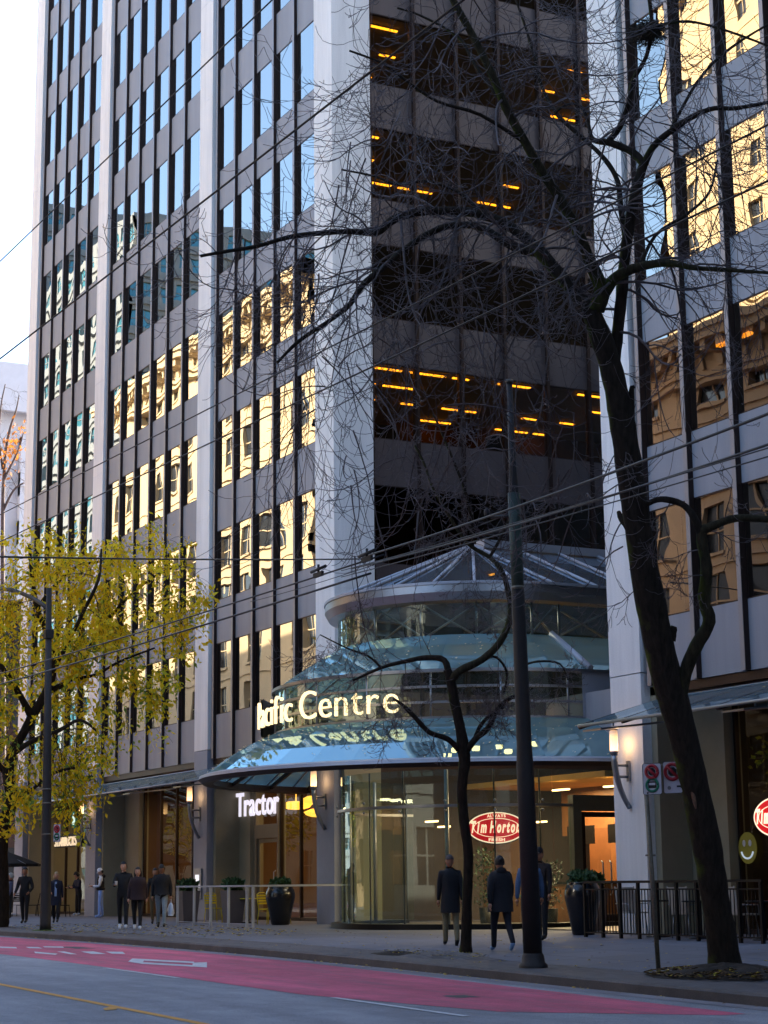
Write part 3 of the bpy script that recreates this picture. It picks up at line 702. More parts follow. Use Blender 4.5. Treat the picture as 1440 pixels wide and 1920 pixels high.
for y_ in (27.1, 27.35): mb = MB(); mb.tube([(XD+.05,y_,1.45), (XD+.12,y_,1.5), (XD+.12,y_,2.25), (XD+.05,y_,2.3)], .02, 6); mb.build('handle', M['steel'], door)
mb = MB(); mb.quad((XD,28.3,ZG), (XD,30.5,ZG), (XD,30.5,3.95), (XD,28.3,3.95)); mb.build('side_pane', M['shopglass'], pav)
# grey infill between the drum and the right pier, above the door
mb = MB(); mb.box(-40.0, -34.85, 25.6, 25.9, 5.0, 6.35); mb.box(-36.3, -34.85, 25.35, 25.6, 5.62, 6.0); mb.build('infill_panel', M['panel'], pav)


# pavilion inside: floor, far wall, ceiling with downlights, counters
mb = MB(); mb.box(-49.2, -34.85, 24.6, 38, ZG-.1, ZG+.015); mb.build('lobby_floor', M['tile'], pav)
mb = MB(); mb.box(-47.4, -40.1, 33.0, 33.2, ZG, 4.9, 0); mb.box(-47.4, -44.9, 28.0, 28.15, ZG, 3.4, 0); mb.build('lobby_wall', M['wallpaint'], pav)
mb = MB(); mb.box(-47.3, -40.1, 27.4, 33.0, 4.45, 4.6, 0); mb.build('lobby_ceiling', mat('ochre_ceiling', (196,146,74), .8), pav)
mb = MB(); mb.box(-46.5, -40.2, 30.2, 30.4, 3.1, 4.45); mb.build('lobby_bulkhead', M['wood'], pav)
mb = MB(); mb.box(-44.4, -41.2, 28.0, 28.7, ZG, 1.72, 0); mb.box(-44.5, -41.1, 27.95, 28.75, 1.72, 1.78, 1); mb.build('service_counter', [M['wood'], M['darkmetal']], pav)
mb = MB()
for (x, z) in ((-43.2,2.9), (-42.1,2.9), (-41.0,2.9)): mb.box(x, x+.9, 32.9, 32.97, z, z+.5)
mb.build('menu_board', emis('menu_screen', (120,70,40), .8), pav)
for i, (x, y, z) in enumerate(((-42.6,24.6,5.1), (-41.9,25.6,5.1), (-41.2,24.2,5.1), (-40.8,25.4,5.1), (-39.9,25.2,5.15), (-40.4,24.4,5.1), (-41.9,24.0,5.1), (-43.9,24.9,5.1))):
    mb = MB(); mb.lathe([(0,0),(.09,0),(.11,.03),(.11,.12)], (x,y,z), 10); mb.build('downlight', M['warmlamp'], pav)
mb = MB()
for x in (-43.5, -41.9, -40.3): mb.box(x-.02, x+.02, 23.2, 27.6, 5.2, 5.3)
mb.build('light_track', M['darkmetal'], pav)
for i, (x, y) in enumerate(((-44,31.6), (-42,31.6), (-40,31.6), (-41,30.5), (-41.3,28.8), (-42.5,27.6), (-40.5,27.9))):
    mb = MB(); mb.box(x-.35, x+.35, y-.06, y+.06, 4.36 if i < 5 else 4.2, 4.40 if i < 5 else 4.24); mb.build('ceiling_tube', M['warmlamp'], pav)
def lamp(name, loc, power, col=(1,.72,.40), size=1.6, sy=1.0, rot=(0,0,0)):
    l = bpy.data.lights.new(name, 'AREA'); l.energy = power; l.color = col; l.shape = 'RECTANGLE'; l.size = size; l.size_y = sy
    o = bpy.data.objects.new(name, l); o.location = loc; o.rotation_euler = rot; COL.objects.link(o); return o
lamp('lobby_lamp', (-43.5, 31.7, 4.3), 100, (1,.74,.46), 5, 2)
lamp('lobby_lamp', (-43.3, 28.9, 4.35), 170, (1,.72,.42), 4, 1.6)
lamp('lobby_lamp', (-43.0, 25.8, 4.4), 40, (1,.7,.4), 3, 2)
lamp('lobby_lamp', (-43.7, 26.5, 9.0), 60, (1,.86,.66), 3, 3)
for (x, y, w_, h_, c) in ((-42.6,29.6,1.1,2.2,(120,76,40)), (-44.2,30.0,1.2,2.6,(104,64,34)), (-41.2,30.6,1.0,2.4,(112,74,42))):
    mb = MB(); mb.box(x-w_/2, x+w_/2, y, y+.12, ZG, ZG+h_); mb.build('timber_screen', mat('timber_%d' % int(-x*10), c, .5, var=.2, scale=2), pav)
for (x, y, h_) in ((-44.9,26.6,1.9), (-41.0,26.2,1.5), (-42.9,27.1,1.1)):
    mb = MB(); lr_ = random.Random(int(-x*10)); mb.lathe([(.16,0),(.2,.45),(.18,.45),(0,.42)], (x,y,ZG), 12, 1)
    for _ in range(420):
        q = Vector((x+lr_.gauss(0,.17), y+lr_.gauss(0,.17), ZG+.5+lr_.random()*(h_-.4))); d = Vector((lr_.gauss(0,1), lr_.gauss(0,1), lr_.gauss(.3,.6))).normalized()*.14; e = d.cross(Vector((0,0,1))).normalized()*.03
        mb.add([q, q+d*.5+e, q+d, q+d*.5-e], [(0,1,2,3)], 0)
    mb.build('indoor_plant', [mat('indoor_leaf', (40,62,34), .7), M['darkmetal']], pav)
for (x, z, w_, h_) in ((-43.6,3.35,1.3,.5), (-41.6,3.35,1.3,.5)): mb = MB(); mb.box(x-w_/2, x+w_/2, 28.9, 28.95, z-h_/2-.3, z+h_/2-.3); mb.build('dark_menu_board', M['darkmetal'], pav)
for i, (x, y) in enumerate(((-45.4,25.6), (-44.3,24.6), (-42.5,25.2), (-41.4,26.2), (-43.4,26.6))): mb = MB(); mb.box(x-.3, x+.3, y-.04, y+.04, 3.3+.1*(i%3), 3.34+.1*(i%3)); mb.build('hanging_strip', M['warmlamp'], pav)

lk = random.Random(8); mb = MB()
for _ in range(420):       # leaves and droppings lying on the two glass skirts
    lo_ = lk.random() < .62; t_ = lk.uniform(.05, .97); a = R(-lk.uniform(5, 172)); (r1, z1, r2, z2, cv) = (5.6,5.72,7.42,4.62,.10) if lo_ else (3.8,8.0,5.5,6.92,.05)
    r_ = r1+(r2-r1)*t_; z_ = z1+(z2-z1)*t_+cv*math.sin(PI*t_)+.012; s_ = lk.uniform(.012, .04); th = lk.uniform(0, 6.28)
    mb.add([(PC[0]+r_*math.cos(a)+s_*math.cos(th+k*2.1), PC[1]+r_*math.sin(a)+s_*math.sin(th+k*2.1), z_+.01+s_*.6*math.sin(th+k*2.1+a)) for k in range(3)], [(0,1,2)])
o = mb.build('skirt_litter', mat('pale_litter', (214,196,150), .7, var=.3), pav); o['kind'] = 'stuff'
# the curved sign on the drum
def curved_text(txt, r, a_end, size, z, parent, m, depth=.06):
    """letters standing on a cylinder of radius r; right end of the text at angle a_end"""
    space = size*.22; items = []; xcur = 0
    for ch in txt:
        if ch == ' ': xcur += space; continue
        vs, fs = text_mesh(ch, size, depth, bold=-.011)
        x0 = min(v[0] for v in vs); x1 = max(v[0] for v in vs)
        items.append((ch, [(v[0]-x0, v[1], v[2]) for v in vs], fs, xcur)); xcur += (x1-x0)+size*.125
    tot = xcur-size*.125
    for ch, vs, fs, xo in items:
        mb = MB(); out = []
        for v in vs:
            a = a_end-(tot-(xo+v[0]))/r; rr_ = r+v[2]+depth/2
            out.append((PC[0]+rr_*math.cos(a), PC[1]+rr_*math.sin(a), z+v[1]))
        mb.add(out, fs); mb.build('letter', m, parent)
sg = thing('entrance_sign', 'lit cream letters reading Pacific Centre curving round the glass entrance drum', 'sign', (PC[0], PC[1]-5.7, 5.9))
lo, hi = R(-130), R(-30)
for _ in range(40):
    m_ = (lo+hi)/2
    if pj((PC[0]+5.95*math.cos(m_), PC[1]+5.95*math.sin(m_), 6.2))[0] < 747: lo = m_
    else: hi = m_
curved_text('Pacific Centre', 5.9, m_, 1.05, 5.86, sg, M['signlight'])

# ---------------------------------------------------------------- glass awnings along both fronts
def awning(label, x0, x1, n):
    t = thing('glass_awning', label, 'awning', ((x0+x1)/2, 23.4, 5.1), 'glass awnings over the pavement')
    w_ = (x1-x0)/n
    for i in range(n):
        a, b_ = x0+i*w_, x0+(i+1)*w_
        mb = MB(); mb.quad((a+.01,22.0,5.06), (b_-.01,22.0,5.06), (b_-.01,24.2,5.72), (a+.01,24.2,5.72)); mb.build('pane', M['awnglass'], t)
        mb = MB(); mb.obox(((a), 23.08, 5.33), (.035,0,0), (0,1.08,.32), (0,-.02,.05)); mb.build('rafter', M['bronze'], t)
    for i in range(0, n+1, 3):
        a = x0+i*w_
        mb = MB(); mb.obox((a+.4, 22.9, 5.02), (.34,0,0), (0,.85,.10), (0,0,.02)); mb.tube([(a+.4,22.6,5.02), (a+.4,22.6,5.2)], .02, 5); mb.build('bracket', M['steel'], t)
    mb = MB(); mb.tube([(x0,21.98,5.03), (x1,21.98,5.03)], .035, 6); mb.tube([(x0,24.15,5.68), (x1,24.15,5.68)], .04, 6); mb.build('edge_rail', M['steel'], t)
    lr = random.Random(int(-x0)); mb = MB()
    for _ in range(int(26*(x1-x0)/6)):
        x = lr.uniform(x0, x1); v = lr.random(); y = 22.0+2.2*v; z = 5.06+.66*v+.012; s_ = lr.uniform(.02, .06); c = lr.uniform(0, 6)
        mb.add([(x+s_*math.cos(c+k*2.1), y+s_*math.sin(c+k*2.1), z+.3*s_*math.sin(c+k*2.1)+.004) for k in range(3)], [(0,1,2)])
    o = mb.build('leaf_litter', M['leafdry'], t); o['kind'] = 'stuff'
M['awnglass'] = glass('awning_glass', (.42,.55,.60), .25, .85, .01, 1.2, (.75,.92,1.0), power=1.2, brighten=.3, brighten_col=(.42,.55,.6))
M['leafdry'] = mat('dry_leaf', (196,170,110), .8, var=.3)
awning('long glass awning with dark rafters along the left tower front', -81.0, -52.2, 18)
awning('long glass awning with dark rafters on the right, behind the big tree', -33.1, -11.0, 14)
# ---------------------------------------------------------------- ground-floor shops
M['shopwarm'] = mat('warm_plaster', (96,66,38), .8, var=.1)
M['frame'] = mat('beige_door_frame', (132,122,104), .5, .2, var=.08)
M['letters'] = emis('white_letters', (225,220,235), .22)
M['amber'] = emis('amber_lamp', (255,190,70), .45)
M['shopdark'] = mat('dark_joinery', (52,38,30), .6, var=.3)
def shopfront(root, x0, x1, cuts, door=None, y=25.35, top=5.75, transom=3.6, gm=None):
    """glass panes between mullions; door = (xa, xb) with a stone-coloured frame"""
    xs = [x0]+cuts+[x1]
    for i in range(len(xs)-1):
        a, b_ = xs[i], xs[i+1]
        isd = door and abs(a-door[0]) < .05
        mb = MB()
        if isd:
            mb.quad((a+.2,y,3.75), (b_-.12,y,3.75), (b_-.12,y,top), (a+.2,y,top)); mb.build('shop_window', gm or M['shopglass'], root)
            f = MB(); f.box(a, a+.2, y-.12, y+.15, ZG, top); f.box(b_-.12, b_, y-.12, y+.15, ZG, top); f.box(a+.2, b_-.12, y-.12, y+.15, 3.3, 3.75); f.build('door_frame', M['frame'], root)
            d = MB()
            d.box(a+.22, a+.32, y-.04, y+.04, ZG+.01, 3.28); d.box(b_-.24, b_-.14, y-.04, y+.04, ZG+.01, 3.28); d.box(a+.32, b_-.24, y-.04, y+.04, 3.16, 3.28); d.box(a+.32, b_-.24, y-.04, y+.04, ZG+.01, ZG+.25)
            dd = d.build('door', M['frame'], root)
            q = MB(); q.quad((a+.32,y,ZG+.25), (b_-.24,y,ZG+.25), (b_-.24,y,3.16), (a+.32,y,3.16)); q.build('pane', M['shopglass'], dd)
            q = MB(); q.tube([(b_-.36,y-.05,1.5), (b_-.36,y-.12,1.55), (b_-.36,y-.12,2.2), (b_-.36,y-.05,2.25)], .02, 6); q.build('handle', M['steel'], dd)
        else:
            mb.quad((a+.03,y,ZG+.1), (b_-.03,y,ZG+.1), (b_-.03,y,top), (a+.03,y,top)); mb.build('shop_window', gm or M['shopglass'], root)
    mb = MB()
    for x in cuts+[x0+.03, x1-.03]: mb.box(x-.03, x+.03, y-.05, y+.06, ZG, top)
    mb.build('shop_mullion', M['bronze'], root)
    mb = MB(); mb.box(x0, x1, y-.05, y+.08, ZG, ZG+.1); mb.box(x0, x1, y-.06, y+.08, top-.14, top); mb.build('shop_sill', M['bronze'], root)
shopfront(tower, -79.9, -71.45, [-78.0,-76.4,-74.6,-73.0])
shopfront(tower, -68.4, -60.03, [-66.6,-65.0,-63.4,-61.9], door=(-61.9,-60.03))
shopfront(tower, -57.7, -50.3, [-55.7,-54.2,-52.8,-51.5], door=(-57.7,-55.7))
mb = MB(); mb.box(-70.03, -68.4, 25.1, 25.5, ZG, 5.8); mb.build('stone_infill', M['stone'], tower); mb = MB(); mb.box(-58.6, -57.7, 25.1, 25.5, ZG, 5.8); mb.build('stone_infill', M['stone'], tower)
# rooms: floor, back and side walls, timber slats, lamps
mb = MB(); mb.box(-80, XW-.1, 25.5, 34, ZG-.1, ZG+.01); mb.build('shop_floor', M['tile'], tower)
mb = MB(); mb.box(-80.4, XW-.2, 32, 32.2, ZG, 5.75); mb.box(-70.1, -69.9, 25.6, 32, ZG, 5.75); mb.box(-59.6, -59.4, 25.6, 32, ZG, 5.75); mb.build('shop_wall', M['shopwarm'], tower)
mb = MB(); mb.box(XW-.15, XW, 25.45, 38, ZG, 5.75); mb.build('flank_wall', M['shopdark'], tower); mb = MB(); mb.build('flank_wall', M['stone'], tower)
mb = MB(); mb.box(-81, -80.4, 24.4, 34, ZG, 5.75); mb.build('flank_wall', M['stone'], tower)
mb = MB()
for i in range(9): mb.box(-69, -60.2, 25.9+.6*i, 26.1+.6*i, 5.3, 5.5)
mb.build('ceiling_slat', M['shopwarm'], tower)
def bowl(x, y, z, r, m):
    mb = MB(); mb.lathe([(.02,.5),(.02,.12),(r*.5,.1),(r,0),(r*.85,-.1),(r*.5,-.16),(0,-.18)], (x,y,z), 16); mb.build('pendant_lamp', m, tower)
for (px_, py_, Y_, r) in ((555,1514,27.0,.55), (588,1504,27.2,.42), (522,1526,28.0,.6), (574,1530,28.2,.6), (597,1528,27.6,.5)):
    q = at_y(px_, py_, Y_); bowl(q.x, q.y, q.z+.1, r, M['amber'])
for (x, y, z) in ((-64.6,27.5,4.3), (-63.9,27.5,4.4), (-62.2,28.4,4.5), (-61.1,27.0,4.45), (-67,28,4.2), (-77.8,27,4.3), (-75.8,27.4,4.4), (-73.5,28,4.2)): bowl(x, y, z, .14, M['warmlamp'])
mb = MB(); mb.box(-57, -51, 29.6, 30.3, ZG, 1.75, 0); mb.box(-57.1, -50.9, 29.5, 30.4, 1.75, 1.82, 1); mb.build('counter', [M['wood'], M['steel']], tower)
for i, (x, z, w_, c) in enumerate(((-56.4,2.6,.7,(150,40,24)), (-55.2,2.7,.5,(40,110,60)), (-54.1,2.5,.8,(180,110,50)), (-52.9,2.8,.6,(160,60,40)), (-51.9,2.4,.5,(60,60,70)), (-55.8,3.6,.9,(120,110,100)), (-53.4,3.6,1.1,(110,90,60)))):
    mb = MB(); mb.box(x-w_/2, x+w_/2, 31.7, 31.95, z-.3, z+.3); mb.build('menu_panel', mat('menu_%d' % i, c, .6), tower)
for (x, z, c, n_) in ((-54.6,3.05,(40,255,150),'green_light'), (-52.3,2.25,(255,140,60),'orange_light'), (-53.3,2.2,(200,255,80),'yellow_light'), (-54.5,2.4,(255,240,210),'white_light')):
    mb = MB(); mb.ell((x,28.8,z), .06, .06, .06, 8, 6); mb.build('small_lamp', emis(n_, c, 2.0), tower)
mb = MB()
for x in (-79,-77,-75,-73): mb.box(x, x+1.2, 29, 30, ZG, ZG+1.3)
for x in (-67.5,-65.5,-63.5): mb.box(x, x+.9, 28, 29, ZG, ZG+1.1)
mb.build('display_case', M['shopdark'], tower)
lamp('shop_lamp', (-54, 28.5, 5.2), 70, (1,.66,.28), 5, 3); lamp('shop_lamp', (-65, 28.5, 5.2), 45, (1,.68,.36), 6, 3); lamp('shop_lamp', (-75.5, 28.5, 5.2), 40, (1,.72,.45), 6, 3)
# shop in the right-hand block
shopfront(block, -32.1, -23.65, [-30.45,-28.9,-27.3,-25.6], transom=3.6)
mb = MB(); mb.box(-33.5, -32.1, 25.05, 25.5, ZG, 5.8); mb.build('stone_infill', M['stone'], block)
mb = MB(); mb.box(-34.6, -11, 25.5, 33, ZG-.1, ZG+.01); mb.build('shop_floor', M['tile'], block)
mb = MB(); mb.box(-34.5, -11, 32.5, 32.7, ZG, 5.75); mb.box(-34.62, -34.5, 25.4, 27, ZG, 5.75); mb.box(-32.4, -31.2, 28.6, 28.8, 3.9, 5.75); mb.build('shop_wall', M['shopwarm'], block)
mb = MB(); mb.box(-34.74, -34.64, 25.42, 33, ZG, 5.75); mb.build('lamp_stop_wall', M['shopdark'], block)  # added partition that keeps the lobby lamp light out of this shop
mb = MB(); mb.box(-32, -27, 29.6, 29.8, 3.6, 4.7, 0); mb.box(-31.8, -28, 29, 29.7, ZG, 1.8, 1); mb.build('service_bulkhead', [M['wood'], M['shopdark']], block)
for (x, z) in ((-31.4,4.15), (-31.1,4.12), (-30.2,4.15)): mb = MB(); mb.box(x-.05, x+.05, 29.5, 29.56, z-.2, z+.2); mb.build('wall_lamp', M['warmlamp'], block)
for (x, y, z) in ((-31.6,27.2,3.45), (-30.8,27.6,3.3), (-30.2,28,3.1)): mb = MB(); mb.box(x, x+.7, y, y+.04, z, z+.02); mb.build('strip_lamp', M['warmlamp'], block)
lamp('shop_lamp', (-29.5, 28.2, 5.3), 4, (1,.74,.45), 5, 3)

# ---------------------------------------------------------------- signs
M['signwhite'] = mat('sign_white', (196,196,204), .5, var=.06)
def flat_text(parent, txt, x0, y, z, size, width, m, depth=.05, name='letter', shear=0, bold=.01, U=Vector((1,0,0)), join=False):
    items = []; xc = 0
    for ch in txt:
        if ch == ' ': xc += size*.3; continue
        vs, fs = text_mesh(ch, size, depth, shear, bold=bold); a = min(v[0] for v in vs); b_ = max(v[0] for v in vs)
        items.append(([(v[0]-a+xc, v[1], v[2]) for v in vs], fs)); xc += b_-a+size*.07
    k = width/(xc-size*.07); N = Vector((U.y, -U.x, 0)); O = Vector((x0, y, z)); allm = MB()
    for vs, fs in items:
        mb = allm if join else MB(); mb.add([O+U*(v[0]*k)+Vector((0,0,v[1]))+N*(v[2]+depth/2) for v in vs], fs)
        if not join: mb.build(name, m, parent)
    if join: return allm.build(name, m, parent)
t = thing('shop_sign', 'white letters reading Tractor above the cafe door under the big canopy', 'sign', (-56.8, 25.15, 4.1), 'shop name signs')
flat_text(t, 'Tractor', -58.57, 25.0, 4.06, 1.12, 3.45, M['letters'], bold=.012)
t = thing('shop_sign', 'pale STARBUCKS letters on a dark bar over the coffee shop windows', 'sign', (-77, 25.1, 3.4), 'shop name signs')
mb = MB(); mb.box(-78.7, -75.1, 25.05, 25.2, 3.45, 4.0); mb.build('sign_bar', M['darkmetal'], t)
flat_text(t, 'STARBUCKS', -78.5, 25.02, 3.5, .55, 2.9, emis('cream_letters', (230,205,170), .2), bold=.0)
mb = MB(); mb.tube([(-75.95,25.05,4.55), (-75.95,24.97,4.55)], .36, 24, 0); o = mb.build('round_sign', emis('green_disc', (30,110,76), .06)); tag(o, 'round green and white coffee shop sign beside the left lamp', 'sign')
mb = MB(); mb.tube([(-75.95,24.969,4.55), (-75.95,24.96,4.55)], .2, 16, 0); mb.tube([(-75.95,24.959,4.75), (-75.95,24.955,4.75)], .07, 8); mb.build('emblem', emis('pale_emblem', (200,230,210), .25), o)
o.location = (0,0,0)
def oval_sign(cx, cy, cz, U, w_, h_, label):
    t = thing('oval_sign', label, 'sign', (cx, cy, cz), 'red oval shop signs')
    U = Vector(U).normalized(); N = Vector((U.y, -U.x, 0)); c = Vector((cx, cy, cz))
    def ring(mb, w0, h0, w1, h1, d, n=40):
        P = [c+U*(w0/2*math.cos(2*PI*i/n))+Vector((0,0,h0/2*math.sin(2*PI*i/n)))+N*d for i in range(n)]
        Q_ = [c+U*(w1/2*math.cos(2*PI*i/n))+Vector((0,0,h1/2*math.sin(2*PI*i/n)))+N*d for i in range(n)]
        mb.add(P+Q_, [(i, (i+1)%n, n+(i+1)%n, n+i) for i in range(n)])
    def disc(mb, w0, h0, d0, d1, n=40):
        P = [c+U*(w0/2*math.cos(2*PI*i/n))+Vector((0,0,h0/2*math.sin(2*PI*i/n)))+N*d0 for i in range(n)]
        mb.prism(P, d1-d0, 0, N)
    mb = MB(); disc(mb, w_+.06, h_+.05, -.09, -.01); mb.build('casing', M['shopdark'], t)
    mb = MB(); disc(mb, w_, h_, -.008, 0); mb.build('red_face', M['signred'], t)
    mb = MB(); ring(mb, w_, h_, w_-.07, h_-.06, .006); ring(mb, w_*.80, h_*.62, w_*.80-.04, h_*.62-.035, .006); mb.build('border', M['signcream'], t)
    mb = MB(); disc(mb, w_*.75, h_*.54, .002, .004); mb.build('centre_panel', M['signred'], t)
    a = c-U*(w_*.44)-Vector((0,0,h_*.14))+N*.012
    flat_text(t, 'Tim Hortons', a.x, a.y, a.z, h_*.50, w_*.92, M['signcream'], .008, 'script_name', .3, .018, U, True)
    a = c-U*(w_*.16)+Vector((0,0,h_*.335))+N*.01; flat_text(t, 'ALWAYS', a.x, a.y, a.z, h_*.13, w_*.32, M['signcream'], .006, 'upper_word', 0, .004, U, True)
    a = c-U*(w_*.14)-Vector((0,0,h_*.425))+N*.01; flat_text(t, 'FRESH', a.x, a.y, a.z, h_*.13, w_*.28, M['signcream'], .006, 'lower_word', 0, .004, U, True)
    return t
M['signred'] = emis('sign_red', (200,20,30), .2); M['signcream'] = emis('sign_cream', (250,225,190), .30)
p = None
for i in range(400):       # where the view ray meets the drum, just inside its glass
    q = C0+ray(931, 1552)*(35+i*.05)
    if (Vector((q.x, q.y))-Vector(PC)).length < RD-.12: p = q; break
n_ = (Vector((p.x, p.y, 0))-Vector((*PC, 0))).normalized(); n_ = (n_*.35+Vector((.86,-.5,0))*.65).normalized()
oval_sign(p.x, p.y, p.z, (-n_.y, n_.x, 0), 1.46, .78, 'lit red oval sign inside the round glass entrance, left of the thick pole')
oval_sign(-30.6, 25.15, 3.06, (1,0,0), 1.5, .82, 'lit red oval sign in the right shop window, cut by the picture edge')
t = thing('smiley_sign', 'yellow oval window sticker with a pale smiling face, right of the big trunk', 'sticker', (-31.98, 25.3, 2.45))
def disc_y(mb, cx, cz, rx, rz, y0, y1, n=28): mb.prism([(cx+rx*math.cos(2*PI*i/n), y0, cz+rz*math.sin(2*PI*i/n)) for i in range(n)][::-1], y0-y1, 0, Vector((0,-1,0)))
mb = MB(); disc_y(mb, -31.75, 2.45, .30, .33, 25.28, 25.26); mb.build('face_disc', emis('sticker_yellow_glow', (120,112,40), .03), t)  # faint glow put into the sticker colours, disc and smile alike
mb = MB(); disc_y(mb, -31.85, 2.55, .05, .07, 25.255, 25.25); mb.build('eye', M['signwhite'], t); mb = MB(); disc_y(mb, -31.65, 2.55, .05, .07, 25.255, 25.25)
for i in range(12):
    a = PI+(.3+i*(PI-.6)/11)-.0; a2 = a+.21
    pass
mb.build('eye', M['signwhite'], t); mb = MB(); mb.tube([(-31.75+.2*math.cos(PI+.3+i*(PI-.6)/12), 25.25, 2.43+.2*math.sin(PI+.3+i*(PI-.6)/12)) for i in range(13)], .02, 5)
mb.build('smile', emis('sticker_pale_glow', (190,205,220), .14), t)
mb = MB(); mb.box(-59.75, -59.15, 23.93, 23.99, 1.35, 2.35, 0); mb.box(-59.6, -59.3, 23.91, 23.928, 1.9, 2.15, 1); mb.box(-59.65, -59.25, 23.91, 23.928, 1.72, 1.82, 1)
o = mb.build('wall_plaque', [M['steel'], emis('plaque_glow', (240,240,245), .2)]); tag(o, 'grey metal plaque with white notices on the pier behind the railing', 'plaque')  # white notices carry a glow of their own, no lamp behind them

# wall lamps
def sconce(x, label):
    t = thing('wall_lamp', label, 'wall lamp', (x, 24.0, 3.4), 'curved wall lamps on the piers')
    mb = MB(); mb.lathe([(.085,0),(.09,.02),(.09,.44),(.08,.46)], (x,23.6,4.6), 14); mb.build('lamp_glass', M['lampglow'], t)
    mb = MB(); mb.lathe([(.0,.47),(.1,.47),(.1,.5),(0,.5)], (x,23.6,4.6), 12); mb.lathe([(0,-.1),(.07,-.1),(.1,-.02),(.1,.01),(0,.01)], (x,23.6,4.6), 12); mb.build('lamp_cap', M['steel'], t)
    pts = [(x, 23.6+.36*(s_**2.2), 4.52-1.15*s_) for s_ in [i/9 for i in range(10)]]
    mb = MB(); mb.tube(pts, [.075-.02*i/9 for i in range(10)], 8); mb.build('curved_stem', M['steel'], t)
    mb = MB(); mb.box(x-.05, x+.05, 23.94, 23.99, 3.95, 4.4); mb.tube([(x,23.62,4.3),(x,23.95,4.3)], .03, 6); mb.tube([(x,23.66,4.05),(x,23.95,4.05)], .03, 6); mb.build('bracket', M['steel'], t)
    l = bpy.data.lights.new('sconce_light', 'POINT'); l.energy = 1.2; l.color = (1,.62,.28); l.shadow_soft_size = .08
    o = bpy.data.objects.new('sconce_light', l); o.location = (x, 23.72, 4.75); COL.objects.link(o)
def lampglow():
    m, t, b = new_mat('lamp_glow'); N = t.nodes.new; L = t.links.new
    tc = N('ShaderNodeTexCoord'); se = N('ShaderNodeSeparateXYZ'); L(tc.outputs['Object'], se.inputs[0])
    r = N('ShaderNodeMapRange'); r.inputs['From Min'].default_value = 1.2; r.inputs['From Max'].default_value = 1.62; r.inputs['To Min'].default_value = 1.0; r.inputs['To Max'].default_value = .12; L(se.outputs['Z'], r.inputs[0])
    b.inputs['Base Color'].default_value = (.8,.72,.65,1); b.inputs['Emission Color'].default_value = (*s2l((255,190,120)), 1); L(r.outputs[0], b.inputs['Emission Strength']); return m
M['lampglow'] = lampglow()
for x, l_ in ((-70.85,'lit curved wall lamp on the pier left of the walking couple'), (-59.4,'lit curved wall lamp on the pier at the tip of the big canopy'), (-49.6,'curved wall lamp half hidden behind the big canopy edge'), (-34.15,'lit curved wall lamp on the white pier above the no stopping signs')): sconce(x, l_)

# ---------------------------------------------------------------- poles and traffic signs
M['polepaint'] = mat('dark_brown_pole_paint', (34,28,28), .6, .0, var=.3, scale=3, bump=.2)
M['polegreen'] = mat('mossy_pole_paint', (50,62,54), .6, .2, var=.5, scale=4, bump=.3)
M['galv'] = mat('galvanised_steel', (118,112,100), .5, .6, var=.25, scale=5)
M['signr'] = mat('sign_red_ring', (168,26,40), .5); M['signg'] = mat('sign_green_ring', (20,112,84), .5); M['signk'] = mat('sign_black', (24,24,28), .5)
def pole_pts(x0, y0, pts, base=None):
    b_ = base or gpv(x0, y0); out = [b_]
    for (x, y) in pts: out.append(at_d(x, y, (b_-C0).dot(_f)*(1+.0)+0.0*y))
    return out
def vertical_top(b_, x, y):     # point above b_ at picture height y, with the picture's lean
    p = at_y(x, y, b_.y); return Vector((p.x, p.y, p.z))
B = gpv(1000, 1814); T = vertical_top(B, 955, 718)
t = thing('utility_pole', 'thick dark utility pole at the kerb right of centre, tapering in steps', 'utility pole', tuple(B))
seg = [(0,.152),(.33,.140),(.36,.125),(.62,.110),(.64,.095),(.82,.08),(.84,.066),(1,.05)]
mb = MB(); mb.tube([B.lerp(T, a) for a, r in seg], [r for a, r in seg], 14); mb.build('shaft', M['polepaint'], t)
mb = MB(); mb.lathe([(.23,0),(.23,.04),(.19,.08),(.175,.18),(.155,.22)], tuple(B), 14); mb.build('base_plate', M['polepaint'], t)
mb = MB(); mb.tube([B.lerp(T,.58), B.lerp(T,.80)], .104, 12); mb.build('mossy_sleeve', M['polegreen'], t)
for a in (.33, .40, .63, .76): mb = MB(); mb.tube([B.lerp(T,a), B.lerp(T,a+.006)], .146-.065*a, 12); mb.build('strap', M['galv'], t)
mb = MB(); q = B.lerp(T,.76); mb.tube([q, q+Vector((-.35,-.25,.02))], .03, 6); mb.ell(q+Vector((-.4,-.3,.1)), .05, .05, .08); mb.tube([q, q+Vector((.3,.1,0))], .03, 6); mb.build('insulator_arm', M['polepaint'], t)
q = B.lerp(T,.93); mb = MB(); mb.tube([T, T+Vector((0,0,.05))], .07, 10); mb.build('pole_cap', M['galv'], t)
POLE_R = (B, T)
B = gpv(85, 1745); T = vertical_top(B, 92, 1103)
t = thing('lamp_post', 'dark lamp post at the left kerb with a curved arm towards the picture edge', 'lamp post', tuple(B))
mb = MB(); mb.tube([B, B.lerp(T,.02), B.lerp(T,.25), B.lerp(T,.5), T], [.17,.155,.14,.12,.08], 12); mb.build('shaft', M['polepaint'], t)
mb = MB(); mb.tube([at_y(x, y, B.y) for x, y in ((90,1142),(78,1132),(62,1122),(40,1112),(20,1106),(0,1104),(-60,1110))], .065, 8); mb.build('curved_arm', M['polepaint'], t)
for a in (.27,.36,.40): mb = MB(); mb.tube([B.lerp(T,a), B.lerp(T,a+.004)], .145, 12); mb.build('strap', M['galv'], t)
